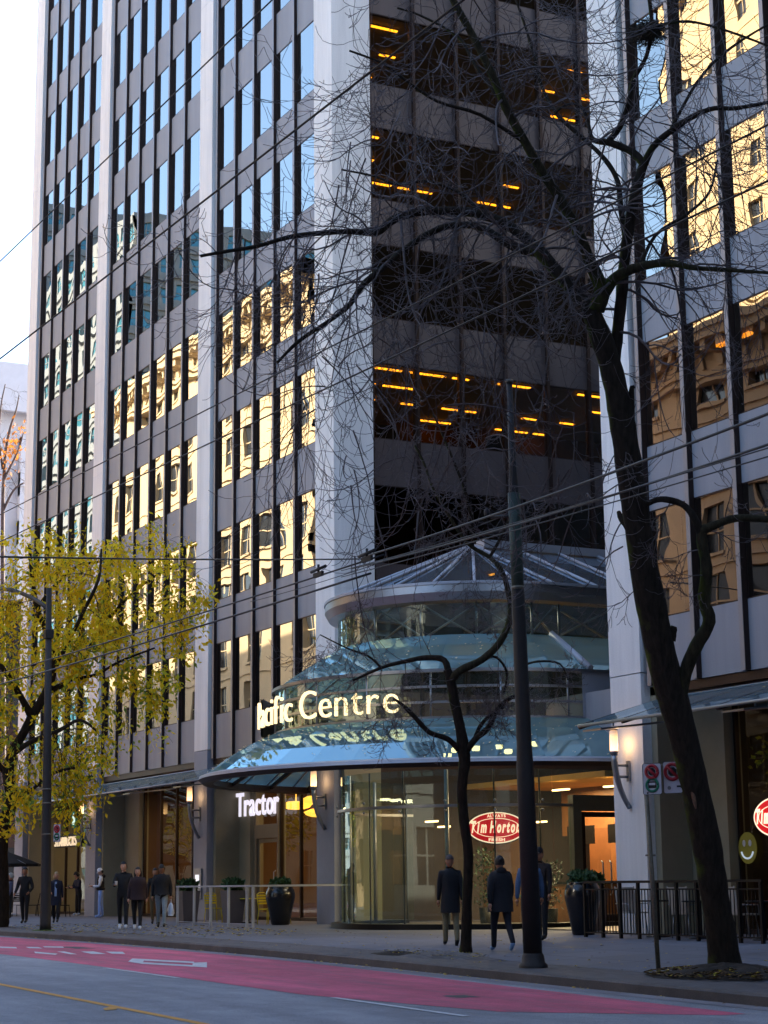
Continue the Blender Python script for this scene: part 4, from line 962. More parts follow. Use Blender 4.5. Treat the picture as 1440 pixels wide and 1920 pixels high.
mb = MB(); q = B.lerp(T,.86); mb.tube([q, q+Vector((-.6,0,.05))], .03, 6); mb.box(q.x-.12, q.x+.12, q.y-.12, q.y+.12, q.z-.12, q.z+.12); mb.build('junction_box', M['polepaint'], t)
POLE_L = (B, T)
def sign_plate(parent, c, U, w_, h_, kind):
    """white plate with rings; U = horizontal direction of the plate"""
    U = Vector(U).normalized(); N = Vector((U.y, -U.x, 0)); Z = Vector((0,0,1)); c = Vector(c)
    mb = MB(); n = 4; pts = []
    for (sx, sz, a0) in ((1,1,0), (-1,1,PI/2), (-1,-1,PI), (1,-1,1.5*PI)):
        for k in range(n+1):
            a = a0+PI/2*k/n; pts.append(c+U*(sx*(w_/2-.03)+.03*math.cos(a))+Z*(sz*(h_/2-.03)+.03*math.sin(a)))
    mb.prism([p_-N*.004 for p_ in pts], .008, 0, N); pl = mb.build('plate', M['signwhite'], parent)
    mb = MB(); pp = [p_+N*.0055 for p_ in pts]
    for i in range(len(pp)): mb.tube([pp[i], pp[(i+1) % len(pp)]], .004, 4)
    mb.build('border', M['signk'], pl)
    def ringm(cz, r, m, nm, th=.025, slash=True, cx=0):
        mb = MB(); mb.tube([c+U*(cx+r*math.cos(2*PI*i/24))+Z*(cz+r*math.sin(2*PI*i/24))+N*.008 for i in range(25)], th/2, 6)
        if slash: mb.tube([c+U*(cx-r*.7)+Z*(cz+r*.7)+N*.016, c+U*(cx+r*.7)+Z*(cz-r*.7)+N*.016], th/2.4, 6)
        mb.build(nm, m, pl)
    def disc(cx, cz, r, m, nm, n=8):
        mb = MB(); mb.prism([c+U*(cx+r*math.cos(2*PI*(i+.5)/n))+Z*(cz+r*math.sin(2*PI*(i+.5)/n))+N*.0045 for i in range(n)], .004, 0, N); mb.build(nm, m, pl)
    if kind == 'bus':
        ringm(h_*.23, w_*.31, M['signr'], 'red_ring', .05); disc(0, h_*.23, w_*.2, M['signk'], 'octagon')
        ringm(-h_*.2, w_*.31, M['signg'], 'green_ring', .04, False)
        mb = MB(); z = -h_*.2; P = lambda u, v, d=.006: c+U*u+Z*(z+v)+N*d
        mb.add([P(-.065,-.045), P(.065,-.045), P(.065,.055), P(-.065,.055)], [(0,1,2,3)]); mb.build('bus_symbol', M['signk'], pl)
        mb = MB(); mb.add([P(-.05,.0,.009), P(.05,.0,.009), P(.05,.035,.009), P(-.05,.035,.009)], [(0,1,2,3)]); mb.build('bus_window', M['signwhite'], pl)
        disc(-.08, -h_*.45, .015, M['signk'], 'bolt')
    else:
        ringm(h_*.18, w_*.38, M['signr'], 'red_ring', .055); disc(0, h_*.18, w_*.24, M['signk'], 'octagon')
        mb = MB(); P = lambda u, v: c+U*u+Z*v+N*.006
        mb.add([P(.06,-h_*.32), P(.13,-h_*.32), P(.13,-h_*.26), P(.06,-h_*.26)], [(0,1,2,3)]); mb.add([P(.12,-h_*.36), P(.16,-h_*.29), P(.12,-h_*.22)], [(0,1,2)]); mb.build('arrow', M['signk'], pl)
        disc(-.06, -h_*.33, .03, mat('scuff', (120,120,124), .6), 'scuff')
B = gpv(1235, 1823); T = vertical_top(B, 1208, 1436)
t = thing('sign_post', 'thin leaning rusty sign post with two white no stopping signs', 'sign post', tuple(B))
mb = MB(); mb.tube([B, T], .036, 8); mb.build('post', M['galv'], t)
dep = (B-C0).dot(_f); cam_u = Vector((math.cos(R(31)), math.sin(R(31)), 0))
q1 = at_d(1223, 1460.5, dep)-cam_u.cross(Vector((0,0,1)))*-.06; q2 = at_d(1262, 1457.5, dep)
q1 = at_d(1223, 1460.5, dep-.08); q2 = at_d(1261.5, 1457.5, dep-.08)
sign_plate(t, q1, cam_u, .30, .46, 'bus'); sign_plate(t, q2, cam_u, .30, .47, 'stop')
mb = MB(); m_ = (T*.5+B*.5); mb.tube([B.lerp(T,.56)-cam_u*.08, B.lerp(T,.56)+cam_u*.08], .015, 5); mb.tube([T-cam_u*.02, T+cam_u*.55], .012, 5); mb.tube([T-cam_u*.02-Vector((0,0,.4)), T+cam_u*.55-Vector((0,0,.4))], .012, 5); mb.build('clamp', M['galv'], t)
t = thing('bus_sign', 'small white bus stop sign fixed to the left lamp post', 'sign', tuple(at_d(106, 1562, 47.5)))
sign_plate(t, at_d(107, 1562, 47.5), Vector((math.cos(R(25)), math.sin(R(25)), 0)), .26, .45, 'bus')

# ---------------------------------------------------------------- overhead wires
def wire(label, a, b_, r, sag=0.0, ext=(0, 0)):
    a = Vector(a); b_ = Vector(b_); d = b_-a; a2 = a-d*ext[0]; b2 = b_+d*ext[1]
    pts = [a2.lerp(b2, i/24)+Vector((0,0,-4*sag*(i/24)*(1-i/24))) for i in range(25)]
    mb = MB(); mb.tube(pts, r, 5); o = mb.build('overhead_wire', M['wire']); tag(o, label, 'wire', 'overhead wires over the street'); return o
M['wire'] = mat('black_cable', (28,26,28), .5, .2, var=.1)
wire('highest thin wire, rising from the left edge across the tower top', at_y(0,490,9), at_y(510,0,9), .011, 0, (.4,1))
wire('thin wire slanting from the left pier up to the dark side wall top', at_y(55,630,6), at_y(720,115,6), .010, 0, (.5,.6))
wire('wire crossing just above the yellow crown, upper of a pair', at_y(0,965,9), at_y(640,640,8.6), .009, 0, (.2,1.2))
wire('wire crossing just above the yellow crown, lower of a pair', at_y(40,997,8), at_y(640,715,7.8), .009, 0, (.2,1.2))
wire('flat black span wire crossing the yellow crown to the tower corner', at_d(0,1040,30), at_d(690,1048,44), .018, .05, (.3,0))
wire('upper trolley wire passing in front of the third and fourth piers', at_y(0,1260,12), at_y(720,1040,12), .014, .06, (.3,.0))
wire('lower trolley wire just above the lettered glass drum', at_y(0,1280,11), at_y(695,1075,11), .016, .05, (.3,.0))
wire('thick black cable from the corner pier to the right picture edge', at_y(680,1044,13), at_y(1440,758,10), .015, .10, (0,.4))
wire('second black cable crossing behind the big trunk', at_y(660,1066,13), at_y(1440,812,10), .013, .12, (0,.4))
wire('third cable crossing the big trunk, thin', at_y(640,1070,12), at_y(1440,831,10), .007, .05, (0,.4))
wire('fourth and lowest cable crossing the big trunk, thin', at_y(640,1082,12), at_y(1440,847,10), .007, .05, (0,.4))
wire('short stay wire from the utility pole arm to the pavilion roof', at_y(950,965,16.5), at_y(700,1050,16.5), .008, .1, (0,1.2))
for (x, y, Y, l_) in ((597,1078,12,'black trolley wire clamp hanging left of the corner pier edge'), (688,1049,12,'reddish trolley wire clamp at the corner pier edge')):
    p = at_y(x, y, Y); mb = MB(); mb.box(p.x-.15, p.x+.15, p.y-.02, p.y+.02, p.z-.03, p.z+.04); mb.tube([(p.x,p.y,p.z+.03),(p.x,p.y,p.z+.16)], .02, 5); mb.tube([(p.x-.25,p.y,p.z+.08),(p.x+.25,p.y,p.z+.1)], .025, 6)
    tag(mb.build('wire_clamp', M['polepaint']), l_, 'wire clamp')

# ---------------------------------------------------------------- railings, planters, furniture
M['black'] = mat('black_glaze', (20,20,24), .22, 0, var=.1); M['yellow'] = mat('yellow_paint', (205,180,24), .45, var=.06); M['plant'] = mat('dark_green_leaves', (44,74,34), .7, var=.4, scale=8)
M['offwhite'] = mat('offwhite_fabric', (182,172,160), .8, var=.1)
t = thing('railing', 'pale steel cafe railing on the pavement left of the black urn', 'railing', (-52, 20.8, pz(-52,20.8)))
ry = 20.8; xs = [at_y(x, 1700, ry).x for x in (333,364,395,428.5,463,474.5)]
for x in xs: z = pz(x, ry); mb = MB(); mb.box(x-.035, x+.035, ry-.03, ry+.03, z-.02, z+1.1); mb.build('post', M['paintsteel'], t)
mb = MB(); mb.box(xs[0]-.04, xs[-1]+.04, ry-.04, ry+.04, pz(xs[0],ry)+1.1, pz(xs[0],ry)+1.15); mb.box(xs[-1]-.03, xs[-1]+.03, ry, 23.6, pz(xs[0],ry)+1.1, pz(xs[0],ry)+1.15); mb.build('top_rail', M['paintsteel'], t)
mb = MB()
for i in range(0): mb.quad((xs[i]+.05,ry,pz(xs[i],ry)+.12), (xs[i+1]-.05,ry,pz(xs[i],ry)+.12), (xs[i+1]-.05,ry,pz(xs[i],ry)+1.02), (xs[i]+.05,ry,pz(xs[i],ry)+1.02))
mb.box(xs[0], xs[-1], ry-.01, ry+.01, pz(xs[0],ry)+.09, pz(xs[0],ry)+.11); mb.build('lower_rail', M['paintsteel'], t)
t = thing('iron_fence', 'black iron cafe fence with thin bars behind the big trunk', 'fence', (-30, 22.2, pz(-30,22.2)))
fy = 22.2; A = at_y(1097, 1700, fy).x; Bx = at_y(1428, 1700, fy).x; fz = FLOOR_Z-.03
mb = MB(); mb.box(A, Bx+.05, fy-.025, fy+.025, fz+1.12, fz+1.17); mb.build('top_rail', M['darkmetal'], t)
mb = MB(); mb.box(A, Bx, fy-.02, fy+.02, fz+.98, fz+1.01); mb.box(A, Bx, fy-.02, fy+.02, fz+.10, fz+.13); mb.build('rail', M['darkmetal'], t)
n = 9
for i in range(n+1): x = A+(Bx-A)*i/n; mb = MB(); mb.box(x-.03, x+.03, fy-.03, fy+.03, fz-.03, fz+1.12); mb.build('post', M['darkmetal'], t)
nb = int((Bx-A)/.105)
for i in range(nb): x = A+(Bx-A)*(i+.5)/nb; mb = MB(); mb.box(x-.008, x+.008, fy-.008, fy+.008, fz+.12, fz+.99); mb.build('bar', M['darkmetal'], t)
def leaves(mb, c, rx, ry_, rz, n, s_, rr_, up=0.0, mi=0):
    for _ in range(n):
        while True:
            v = Vector((rr_.uniform(-1,1), rr_.uniform(-1,1), rr_.uniform(-1,1)))
            if v.length < 1: break
        p_ = Vector(c)+Vector((v.x*rx, v.y*ry_, v.z*rz)); d = Vector((rr_.gauss(0,1), rr_.gauss(0,1), rr_.gauss(0,1)+up)).normalized(); e = d.orthogonal().normalized()*s_*.3
        mb.add([p_, p_+d*s_*.5+e, p_+d*s_, p_+d*s_*.5-e], [(0,1,2,3)], mi)
def urn(x, y, h, r, label, px=None):
    p_ = Vector((x, y, pz(x, y))); t = thing('urn_planter', label, 'planter', tuple(p_), 'black urn planters')
    mb = MB(); mb.lathe([(r*.55,0),(r*.62,.03),(r*.78,h*.35),(r*.98,h*.68),(r,h*.8),(r*.9,h*.93),(r*.8,h*.97),(r*.86,h),(r*.74,h),(r*.7,h*.9),(0,h*.88)], tuple(p_), 28); mb.build('urn', M['black'], t)
    mb = MB(); rr_ = random.Random(int(abs(x)*10)); leaves(mb, p_+Vector((0,0,h+.08)), r*.75, r*.75, .16, 500, .10, rr_, .6); mb.build('plant', M['plant'], t); return t
urn(-49.75, 22.6, 1.08, .43, 'big black glazed urn planter beside the round glass entrance')
urn(-34.45, 22.85, 1.12, .40, 'black urn planter with a fern behind the iron fence')
def taper_planter(px_, Y, label):
    q = at_y(px_, 1700, Y); z = pz(q.x, Y); t = thing('box_planter', label, 'planter', (q.x, Y, z)); mb = MB(); P = [(-.2,0),(.2,0)]
    v = []
    for (h, s_) in ((0,.22),(.98,.30)): v += [(q.x-s_,Y-s_,z+h),(q.x+s_,Y-s_,z+h),(q.x+s_,Y+s_,z+h),(q.x-s_,Y+s_,z+h)]
    mb.add(v, [(0,3,2,1),(4,5,6,7),(0,1,5,4),(1,2,6,5),(2,3,7,6),(3,0,4,7)]); mb.build('box', mat('grey_brown_planter', (92,84,84), .7), t)
    mb = MB(); leaves(mb, (q.x, Y, z+1.12), .34, .34, .2, 420, .14, random.Random(5), .5); mb.build('plant', M['plant'], t)
taper_planter(352, 22.0, 'tall tapered grey planter with greenery behind the pale railing')
taper_planter(437, 22.6, 'tapered planter with dark greenery beside the yellow chairs')
taper_planter(1108, 24.6, 'planter with bright fern beside the pavilion door')
def chair(kind, label, x, y, rz, group, m, h=.44):
    z = pz(x, y); t = thing('cafe_chair', label, 'chair', (x, y, z), group); t.rotation_euler.z = rz
    def bl(mb, nm, mm):
        me_o = mb.build(nm, mm, None); me_o.parent = t; return me_o
    for sx in (-1, 1):
        for sy in (-1, 1): mb = MB(); mb.tube([(sx*.22, sy*.22, 0), (sx*.18, sy*.18, h)], .014, 6); bl(mb, 'leg', m if kind != 'sling' else M['steel'])
    mb = MB()
    if kind == 'slat':
        for i in range(7): mb.box(-.2, .2, -.2+i*.058, -.2+i*.058+.042, h, h+.015)
        mb.box(-.2, -.185, -.2, .2, h-.02, h); mb.box(.185, .2, -.2, .2, h-.02, h)
    else: mb.box(-.23, .23, -.22, .22, h, h+.03)
    bl(mb, 'seat', m)
    mb = MB()
    if kind == 'slat':
        mb.tube([(-.19,.19,h), (-.19,.27,h+.42), (-.1,.28,h+.47), (.1,.28,h+.47), (.19,.27,h+.42), (.19,.19,h)], .014, 6)
        for i in range(4): mb.box(-.18, .18, .2+i*.018, .215+i*.018, h+.14+.075*i, h+.19+.075*i)
    else:
        mb.obox((0,.25,h+.28), (.23,0,0), (0,.012,.0), (0,.03,.26)); mb.tube([(-.24,.2,h),(-.24,.29,h+.56)], .013, 6); mb.tube([(.24,.2,h),(.24,.29,h+.56)], .013, 6)
    bl(mb, 'backrest', m)
    if kind == 'sling':
        for sx in (-1, 1): mb = MB(); mb.tube([(sx*.26,.25,h+.2), (sx*.26,-.2,h+.2), (sx*.24,-.22,h)], .013, 6); bl(mb, 'armrest', M['steel'])
    return t
def at_px(px_, Y): return at_y(px_, 1690, Y).x
for (px_, Y, rz, l_) in ((400,22.4,PI/2,'yellow metal cafe chair seen side on, leftmost of the four'), (432,22.9,-PI/2-.2,'yellow metal cafe chair facing left with a coat on its back'), (502,22.6,PI/2+.3,'yellow metal cafe chair behind the railing end'), (527,23.2,-PI/2,'yellow metal cafe chair closest to the black urn')):
    chair('slat', l_, at_px(px_, Y), Y, rz, 'yellow cafe chairs', M['yellow'])
for (px_, Y, rz, l_) in ((1287,23.0,PI+.25,'pale sling cafe chair behind the fence, left of the big trunk'), (1392,23.2,PI-.2,'pale sling cafe chair behind the fence, right of the big trunk'), (1186,23.3,PI/2,'pale sling cafe chair in front of the white pier')):
    chair('sling', l_, at_px(px_, Y), Y, rz, 'pale cafe chairs', M['offwhite'], .46)
def table(label, x, y, m, r=.36, h=.74, group='cafe tables'):
    z = pz(x, y); t = thing('cafe_table', label, 'table', (x, y, z), group)
    mb = MB(); mb.lathe([(0,h),(r,h),(r,h-.03),(0,h-.03)], (x,y,z), 20); mb.build('tabletop', m, t)
    mb = MB(); mb.tube([(x,y,z+.03),(x,y,z+h-.03)], .03, 8); mb.build('column', M['darkmetal'], t)
    mb = MB(); mb.lathe([(.25,0),(.25,.02),(.04,.05)], (x,y,z), 16); mb.build('foot', M['darkmetal'], t); return t
table('dark cafe table behind the sign post', at_px(1232,23), 23, M['darkmetal']); table('dark cafe table just left of the big trunk', at_px(1312,22.9), 22.9, M['darkmetal'])
table('small yellow cafe table between the yellow chairs', at_px(466,23), 23, M['yellow'], .3); table('dark cafe table at the right picture edge', at_px(1432,23.1), 23.1, M['darkmetal'])
for (px_, Y, l_) in ((62,22.6,'dark cafe chair beside the left lamp post'), (78,23.2,'dark cafe chair behind the left lamp post'), (118,23.0,'dark cafe chair in front of the coffee shop'), (28,22.2,'dark cafe chair under the black parasol')):
    chair('slat', l_, at_px(px_, Y), Y, .4*px_, 'dark cafe chairs', M['darkmetal'])
table('dark cafe table under the black parasol', at_px(14,22), 22, M['darkmetal']); table('dark cafe table left of the coffee shop pier', at_px(98,23), 23, M['darkmetal'])
# parasol at the left edge
x = at_px(-8, 22); z = pz(x, 22); t = thing('parasol', 'black cafe parasol cut by the left picture edge', 'parasol', (x, 22, z))
mb = MB(); mb.lathe([(1.9,1.95+.15),(1.0,2.42),(.06,2.75)], (x,22,z), 8, smooth=False); mb.lathe([(1.9,2.1),(1.9,2.0)], (x,22,z), 8, smooth=False); mb.build('canopy', mat('black_canvas', (26,24,26), .9), t)
mb = MB(); mb.tube([(x,22,z),(x,22,z+2.85)], .03, 8); mb.build('pole', M['darkmetal'], t)
for i in range(8): a = PI/8+PI/4*i; mb = MB(); mb.tube([(x+1.85*math.cos(a),22+1.85*math.sin(a),z+2.08),(x,22,z+2.7)], .012, 5); mb.build('rib', M['steel'], t)
# ---------------------------------------------------------------- trees
def barkmat(name, col, mosscol, lo, hi):
    m, t, b = new_mat(name); N = t.nodes.new; L = t.links.new
    tc = N('ShaderNodeTexCoord'); mp = N('ShaderNodeMapping'); mp.inputs['Scale'].default_value = (16, 16, 3.2); L(tc.outputs['Object'], mp.inputs[0])
    v = N('ShaderNodeTexNoise'); v.inputs['Scale'].default_value = 1; v.inputs['Detail'].default_value = 8; v.inputs['Roughness'].default_value = .7; L(mp.outputs[0], v.inputs['Vector'])
    r = N('ShaderNodeMapRange'); r.inputs['From Min'].default_value = .3; r.inputs['From Max'].default_value = .7; r.inputs['To Min'].default_value = .45; r.inputs['To Max'].default_value = 1.6; L(v.outputs[0], r.inputs[0])
    vm = N('ShaderNodeVectorMath'); vm.operation = 'SCALE'; vm.inputs[0].default_value = s2l(col); L(r.outputs[0], vm.inputs['Scale'])
    n2 = N('ShaderNodeTexNoise'); n2.inputs['Scale'].default_value = 2.2; n2.inputs['Detail'].default_value = 6; L(tc.outputs['Object'], n2.inputs['Vector'])
    ge = N('ShaderNodeNewGeometry'); se = N('ShaderNodeSeparateXYZ'); L(ge.outputs['Normal'], se.inputs[0])
    ad = N('ShaderNodeMath'); ad.operation = 'MULTIPLY_ADD'; L(se.outputs['X'], ad.inputs[0]); ad.inputs[1].default_value = -.22; L(n2.outputs[0], ad.inputs[2])
    f = N('ShaderNodeMapRange'); f.inputs['From Min'].default_value = lo; f.inputs['From Max'].default_value = hi; L(ad.outputs[0], f.inputs[0])
    mx = N('ShaderNodeMix'); mx.data_type = 'RGBA'; L(f.outputs[0], mx.inputs['Factor']); L(vm.outputs[0], mx.inputs['A']); mx.inputs['B'].default_value = (*s2l(mosscol), 1)
    L(mx.outputs['Result'], b.inputs['Base Color']); b.inputs['Roughness'].default_value = .95; b.inputs['Specular IOR Level'].default_value = .2
    bp = N('ShaderNodeBump'); bp.inputs['Strength'].default_value = 1; bp.inputs['Distance'].default_value = .03; L(v.outputs[0], bp.inputs['Height']); L(bp.outputs[0], b.inputs['Normal']); return m
M['bark'] = barkmat('dark_bark', (48,40,33), (78,88,26), .52, .74)
M['moss'] = barkmat('mossy_bark', (56,50,36), (70,78,28), .40, .62)
M['twig'] = mat('grey_brown_twig', (88,76,76), .75, var=.5, scale=2)
M['barescar'] = mat('pale_scar', (104,72,52), .8, var=.5, scale=9, bump=.5)
def smooth_path(pts, n=4):
    out = []
    for i in range(len(pts)-1):
        p0 = pts[max(i-1,0)]; p1 = pts[i]; p2 = pts[i+1]; p3 = pts[min(i+2,len(pts)-1)]
        for k in range(n):
            t = k/n; q = []
            for j in range(len(p1)):
                a, b_, c, d = p0[j], p1[j], p2[j], p3[j]
                q.append(.5*((2*b_)+(-a+c)*t+(2*a-5*b_+4*c-d)*t*t+(-a+3*b_-3*c+d)*t**3))
            out.append(tuple(q))
    out.append(tuple(pts[-1])); return out
def limb(mb, px, base_d, rr, mi=0, n=9, knob=.06):
    """px: (x, y, radius in px, depth offset m) -> tube; returns [(point, radius)]"""
    pts = smooth_path([(q+(0,))[:4] if len(q) < 4 else q for q in px]); P = []; Rr = []
    for (x, y, r, dd) in pts:
        d = base_d+dd; P.append(at_d(x, y, d)); Rr.append(max(.004, r*d/F_PX)*(1+rr.uniform(-knob, knob)))
    mb.tube(P, Rr, n, mi); return list(zip(P, Rr))
def grow(mb, p, d, L, r, lvl, rr, ch, mi, hook=.5, ends=None):
    n = 8 if lvl < 2 else 6; pts = [p.copy()]; rad = [r]; d = d.normalized(); q = p.copy(); step = L/n
    wob = Vector((rr.gauss(0,1), rr.gauss(0,1), rr.gauss(0,.6))).normalized()*.055
    for i in range(n):
        t = i/n; d = (d+Vector((0,0,-.16 if t < .45 else hook*.5))+wob+Vector((rr.gauss(0,.035), rr.gauss(0,.035), rr.gauss(0,.035)))).normalized()
        q = q+d*step; pts.append(q.copy()); rad.append(max(.0045, r*(1-.6*(i+1)/n)))
        if lvl < len(ch) and i >= 1:
            k = ch[lvl]; m_ = int(k)+(1 if rr.random() < k-int(k) else 0)
            for _ in range(m_):
                s_ = d.cross(Vector((rr.gauss(0,1), rr.gauss(0,1), rr.gauss(0,1)))).normalized()
                grow(mb, q, d*.85+s_*.75, L*rr.uniform(.4, .66), rad[-1]*.72, lvl+1, rr, ch, mi, hook, ends)
    mb.tube(pts, rad, 5 if r > .012 else 3, mi, cap=False)
    if ends is not None: ends.append(q)
def feed(mb, path, rr, spacing, Lr, ch, mi, r_k=.4, start=.0, rmax=.03, hook=.5, down=0.0, ends=None):
    acc = 0; tot = len(path)
    for i in range(1, tot):
        if i/tot < start: continue
        a, ra = path[i-1]; b_, rb = path[i]; acc += (b_-a).length
        while acc > spacing:
            acc -= spacing; d = (b_-a).normalized(); s_ = d.cross(Vector((rr.gauss(0,1), rr.gauss(0,1), rr.gauss(0,1)))).normalized()
            grow(mb, b_.copy(), d*.35+s_+Vector((0,0,-down)), rr.uniform(*Lr), min(rmax, rb*r_k), 0, rr, ch, mi, hook, ends)
rr = random.Random(11)
b0 = gpv(1360, 1820); D = (b0-C0).dot(_f)
t = thing('bare_tree', 'big leaning bare street tree with mossy trunk at the right', 'tree', tuple(b0))
tb = MB(); L1 = []
L1.append(limb(tb, [(1366,1835,40),(1360,1815,33),(1352,1750,28),(1340,1680,27),(1328,1600,27),(1308,1500,27),(1286,1400,27),(1262,1310,29),(1240,1230,28),(1222,1140,28),(1205,1050,26),(1192,960,25),(1180,880,25),(1168,800,24),(1155,730,22),(1140,670,21),(1122,620,20),(1108,585,18)], D, rr, 0, 14, .04))
trunk_path = L1[0]
mainlimbs = [
 [(1112,592,16),(1090,562,14,.2),(1050,515,13,.4),(1010,470,12,.6),(965,430,10,.8),(905,402,9.5,.9),(850,396,9,.9),(790,397,8,.8),(740,410,8,.7),(705,436,7,.6),(660,434,5.5,.5),(600,437,5,.4),(540,445,4.5,.3),(480,462,4,.2),(420,472,3.5,.1),(376,480,3)],
 [(1010,475,9,.6),(960,462,8,.9),(905,428,7,1.2),(850,422,7,1.4),(800,440,6.5,1.4),(750,475,6,1.2),(715,505,6,1),(680,535,6,.8),(655,572,5,.6),(620,600,4,.4),(560,640,3.5,.2),(520,680,2.5)],
 [(1118,580,16),(1128,545,14,-.1),(1108,495,12,-.2),(1078,425,10,-.3),(1045,365,9.5,-.4),(1012,315,9,-.5),(985,268,8.5,-.6),(950,205,8,-.7),(918,130,7.5,-.8),(885,65,7,-.8),(852,5,6.5,-.9),(825,-50,6,-.9)],
 [(1125,560,14),(1155,520,11,-.2),(1200,500,8.5,-.4),(1255,493,7.5,-.6),(1300,502,5,-.8),(1360,506,4,-1),(1450,512,3,-1.2)],
 [(1148,690,14),(1156,640,12,.1),(1165,560,11.5,.1),(1172,480,11,.1),(1185,395,10,.0),(1200,330,9.5,0),(1208,305,9,0)],
 [(1208,308,8),(1225,275,6.5,-.1),(1255,248,6,-.3),(1300,218,5.5,-.5),(1340,203,4.5,-.7),(1380,203,4,-.8),(1450,190,3,-1)],
 [(1206,306,8),(1185,285,7,.1),(1145,268,6.5,.2),(1112,262,5,.3),(1104,235,3.5,.4),(1090,200,3,.5),(1062,196,2.5,.5),(1040,214,2,.6)],
 [(1138,268,6,.2),(1162,238,5.5,.2),(1178,195,5,.1),(1188,150,4.5,.1),(1212,105,4,0),(1222,50,4,0),(1216,-10,3.5,0),(1205,-60,3,0)],
 [(1175,460,6,.1),(1164,390,5.5,.4),(1158,340,5,.6),(1135,300,4.5,.8),(1100,265,4.2,1),(1065,235,4,1.1),(1040,208,3.8,1.2),(1015,160,3.2,1.3),(1003,110,3,1.4),(985,50,2.5,1.5),(960,-20,2,1.6)],
 [(1268,1345,15),(1285,1262,13,-.1),(1305,1212,12.5,-.2),(1330,1165,12,-.3),(1320,1125,11.5,-.3),(1325,1065,11,-.4),(1316,1002,10.5,-.4),(1340,985,8,-.5),(1385,971,7.5,-.6),(1455,975,6,-.8)],
 [(1316,1005,8,-.4),(1300,968,7,-.4),(1278,945,6.5,-.3),(1240,936,6,-.3),(1213,945,5,-.2)],
 [(1178,990,7),(1165,972,6,.2),(1160,960,4,.3)], [(1182,840,12),(1184,733,5),(1189,729,3)], [(1256,1200,12),(1262,1180,8),(1264,1174,5)],
 [(905,402,4,.9),(860,360,3.4,1.1),(800,340,3,1.2),(745,345,2.6,1.3),(700,330,2.2,1.4),(640,318,1.8,1.5)],
 [(985,268,4,-.6),(900,215,3.4,-.9),(820,190,3,-1.1),(760,150,2.6,-1.2),(720,120,2.2,-1.3),(655,95,2,-1.4)],
 [(950,205,4,-.7),(890,120,3,-.3),(860,70,2.6,-.1),(790,30,2.2,0),(745,15,2,0)],
 [(1200,500,4,-.4),(1230,440,3.4,-.2),(1290,400,3,0),(1330,360,2.6,.1),(1345,300,2,.2)],
 [(1255,248,3.5,-.3),(1310,150,3,-.1),(1370,90,2.6,0),(1450,40,2,0)], [(1222,50,3,0),(1290,40,2.6,-.2),(1370,60,2.4,-.4),(1450,90,2,-.5)]]
tw = MB()
for i, px in enumerate(mainlimbs):
    big = px[0][2] >= 12; q = limb(tb, px, D, rr, 1 if i in (2, 3, 9) else 0, 9, .07); L1.append(q)
trk = tb.build('trunk', [M['bark'], M['moss']], t)
for i, q in enumerate(L1[1:]):
    if i in (11, 12, 13): continue
    if i in (9, 10): feed(tw, q, rr, .34, (.5, 1.1), [.8, .4], 0, .28, .35, .012); continue
    feed(tw, q, rr, .30 if i < 4 else .30, (.9, 2.6), [.72, .42, .12], 0, .34, .12 if i in (4,) else .04, .024, .5, .30)
feed(tw, trunk_path, rr, 1.1, (.4, 1.0), [1, .5], 0, .1, .45, .010, .6, .5)
# hanging sprays below the left limbs and in front of the white pier
for (x, y, dd, n_) in ((820,560,.6,14), (740,620,.5,12), (700,560,.4,10), (640,660,.4,8), (900,640,.3,12), (860,760,.2,10), (960,560,.3,10), (560,560,.3,8), (1150,1010,.2,6), (1120,900,.3,5), (1010,600,.5,8), (800,300,.6,10), (760,220,.4,8), (900,320,.2,8), (1330,300,-.5,8), (1380,400,-.6,6), (680,300,.6,8), (480,480,.2,6), (600,500,.3,8), (660,820,.2,6), (780,880,.1,8), (930,850,0,8), (1060,900,0,7), (1040,760,.2,8), (560,760,.2,5), (760,960,.1,6), (1000,980,0,5)):
    for _ in range(int(n_*.65)):
        p_ = at_d(x+rr.gauss(0,45), y+rr.gauss(0,40), D+dd+rr.gauss(0,.4))
        grow(tw, p_, Vector((rr.gauss(-.2,.8), rr.gauss(0,.6), rr.gauss(-.5,.6))), rr.uniform(1.0, 2.3), .0125, 1, rr, [.9, .55, .25], 0, .55)
tw.build('twigs', M['twig'], t)
for (x, y, w_, h_) in ((1300,1492,3.5,26),):
    mb = MB(); p_ = at_d(x, y, D-.185); mb.ell(p_, w_*D/F_PX, .035, h_*D/F_PX, 10, 8, 0, Matrix.Rotation(R(-14), 3, 'Y')); mb.build('bark_scar', M['barescar'], t)
c = at_d(1214, 62, D-.1); mb = MB()
for _ in range(420):
    v = Vector((rr.gauss(0,.5), rr.gauss(0,.5), rr.gauss(0,.5))); v = v.normalized()*min(v.length, 1)
    p_ = c+Vector((v.x*.27, v.y*.27, v.z*.17)); d = Vector((rr.gauss(0,1), rr.gauss(0,1), rr.gauss(0,.4))).normalized()*.10
    mb.tube([p_-d, p_+d*.4+Vector((0,0,.01)), p_+d], .005, 3, cap=False)
mb.ell(c, .17, .17, .10, 10, 6)
tag(mb.build('nest', mat('nest_sticks', (58,46,32), .95, var=.5, scale=10)), 'dark round bird nest of sticks high in the big bare tree', 'nest')
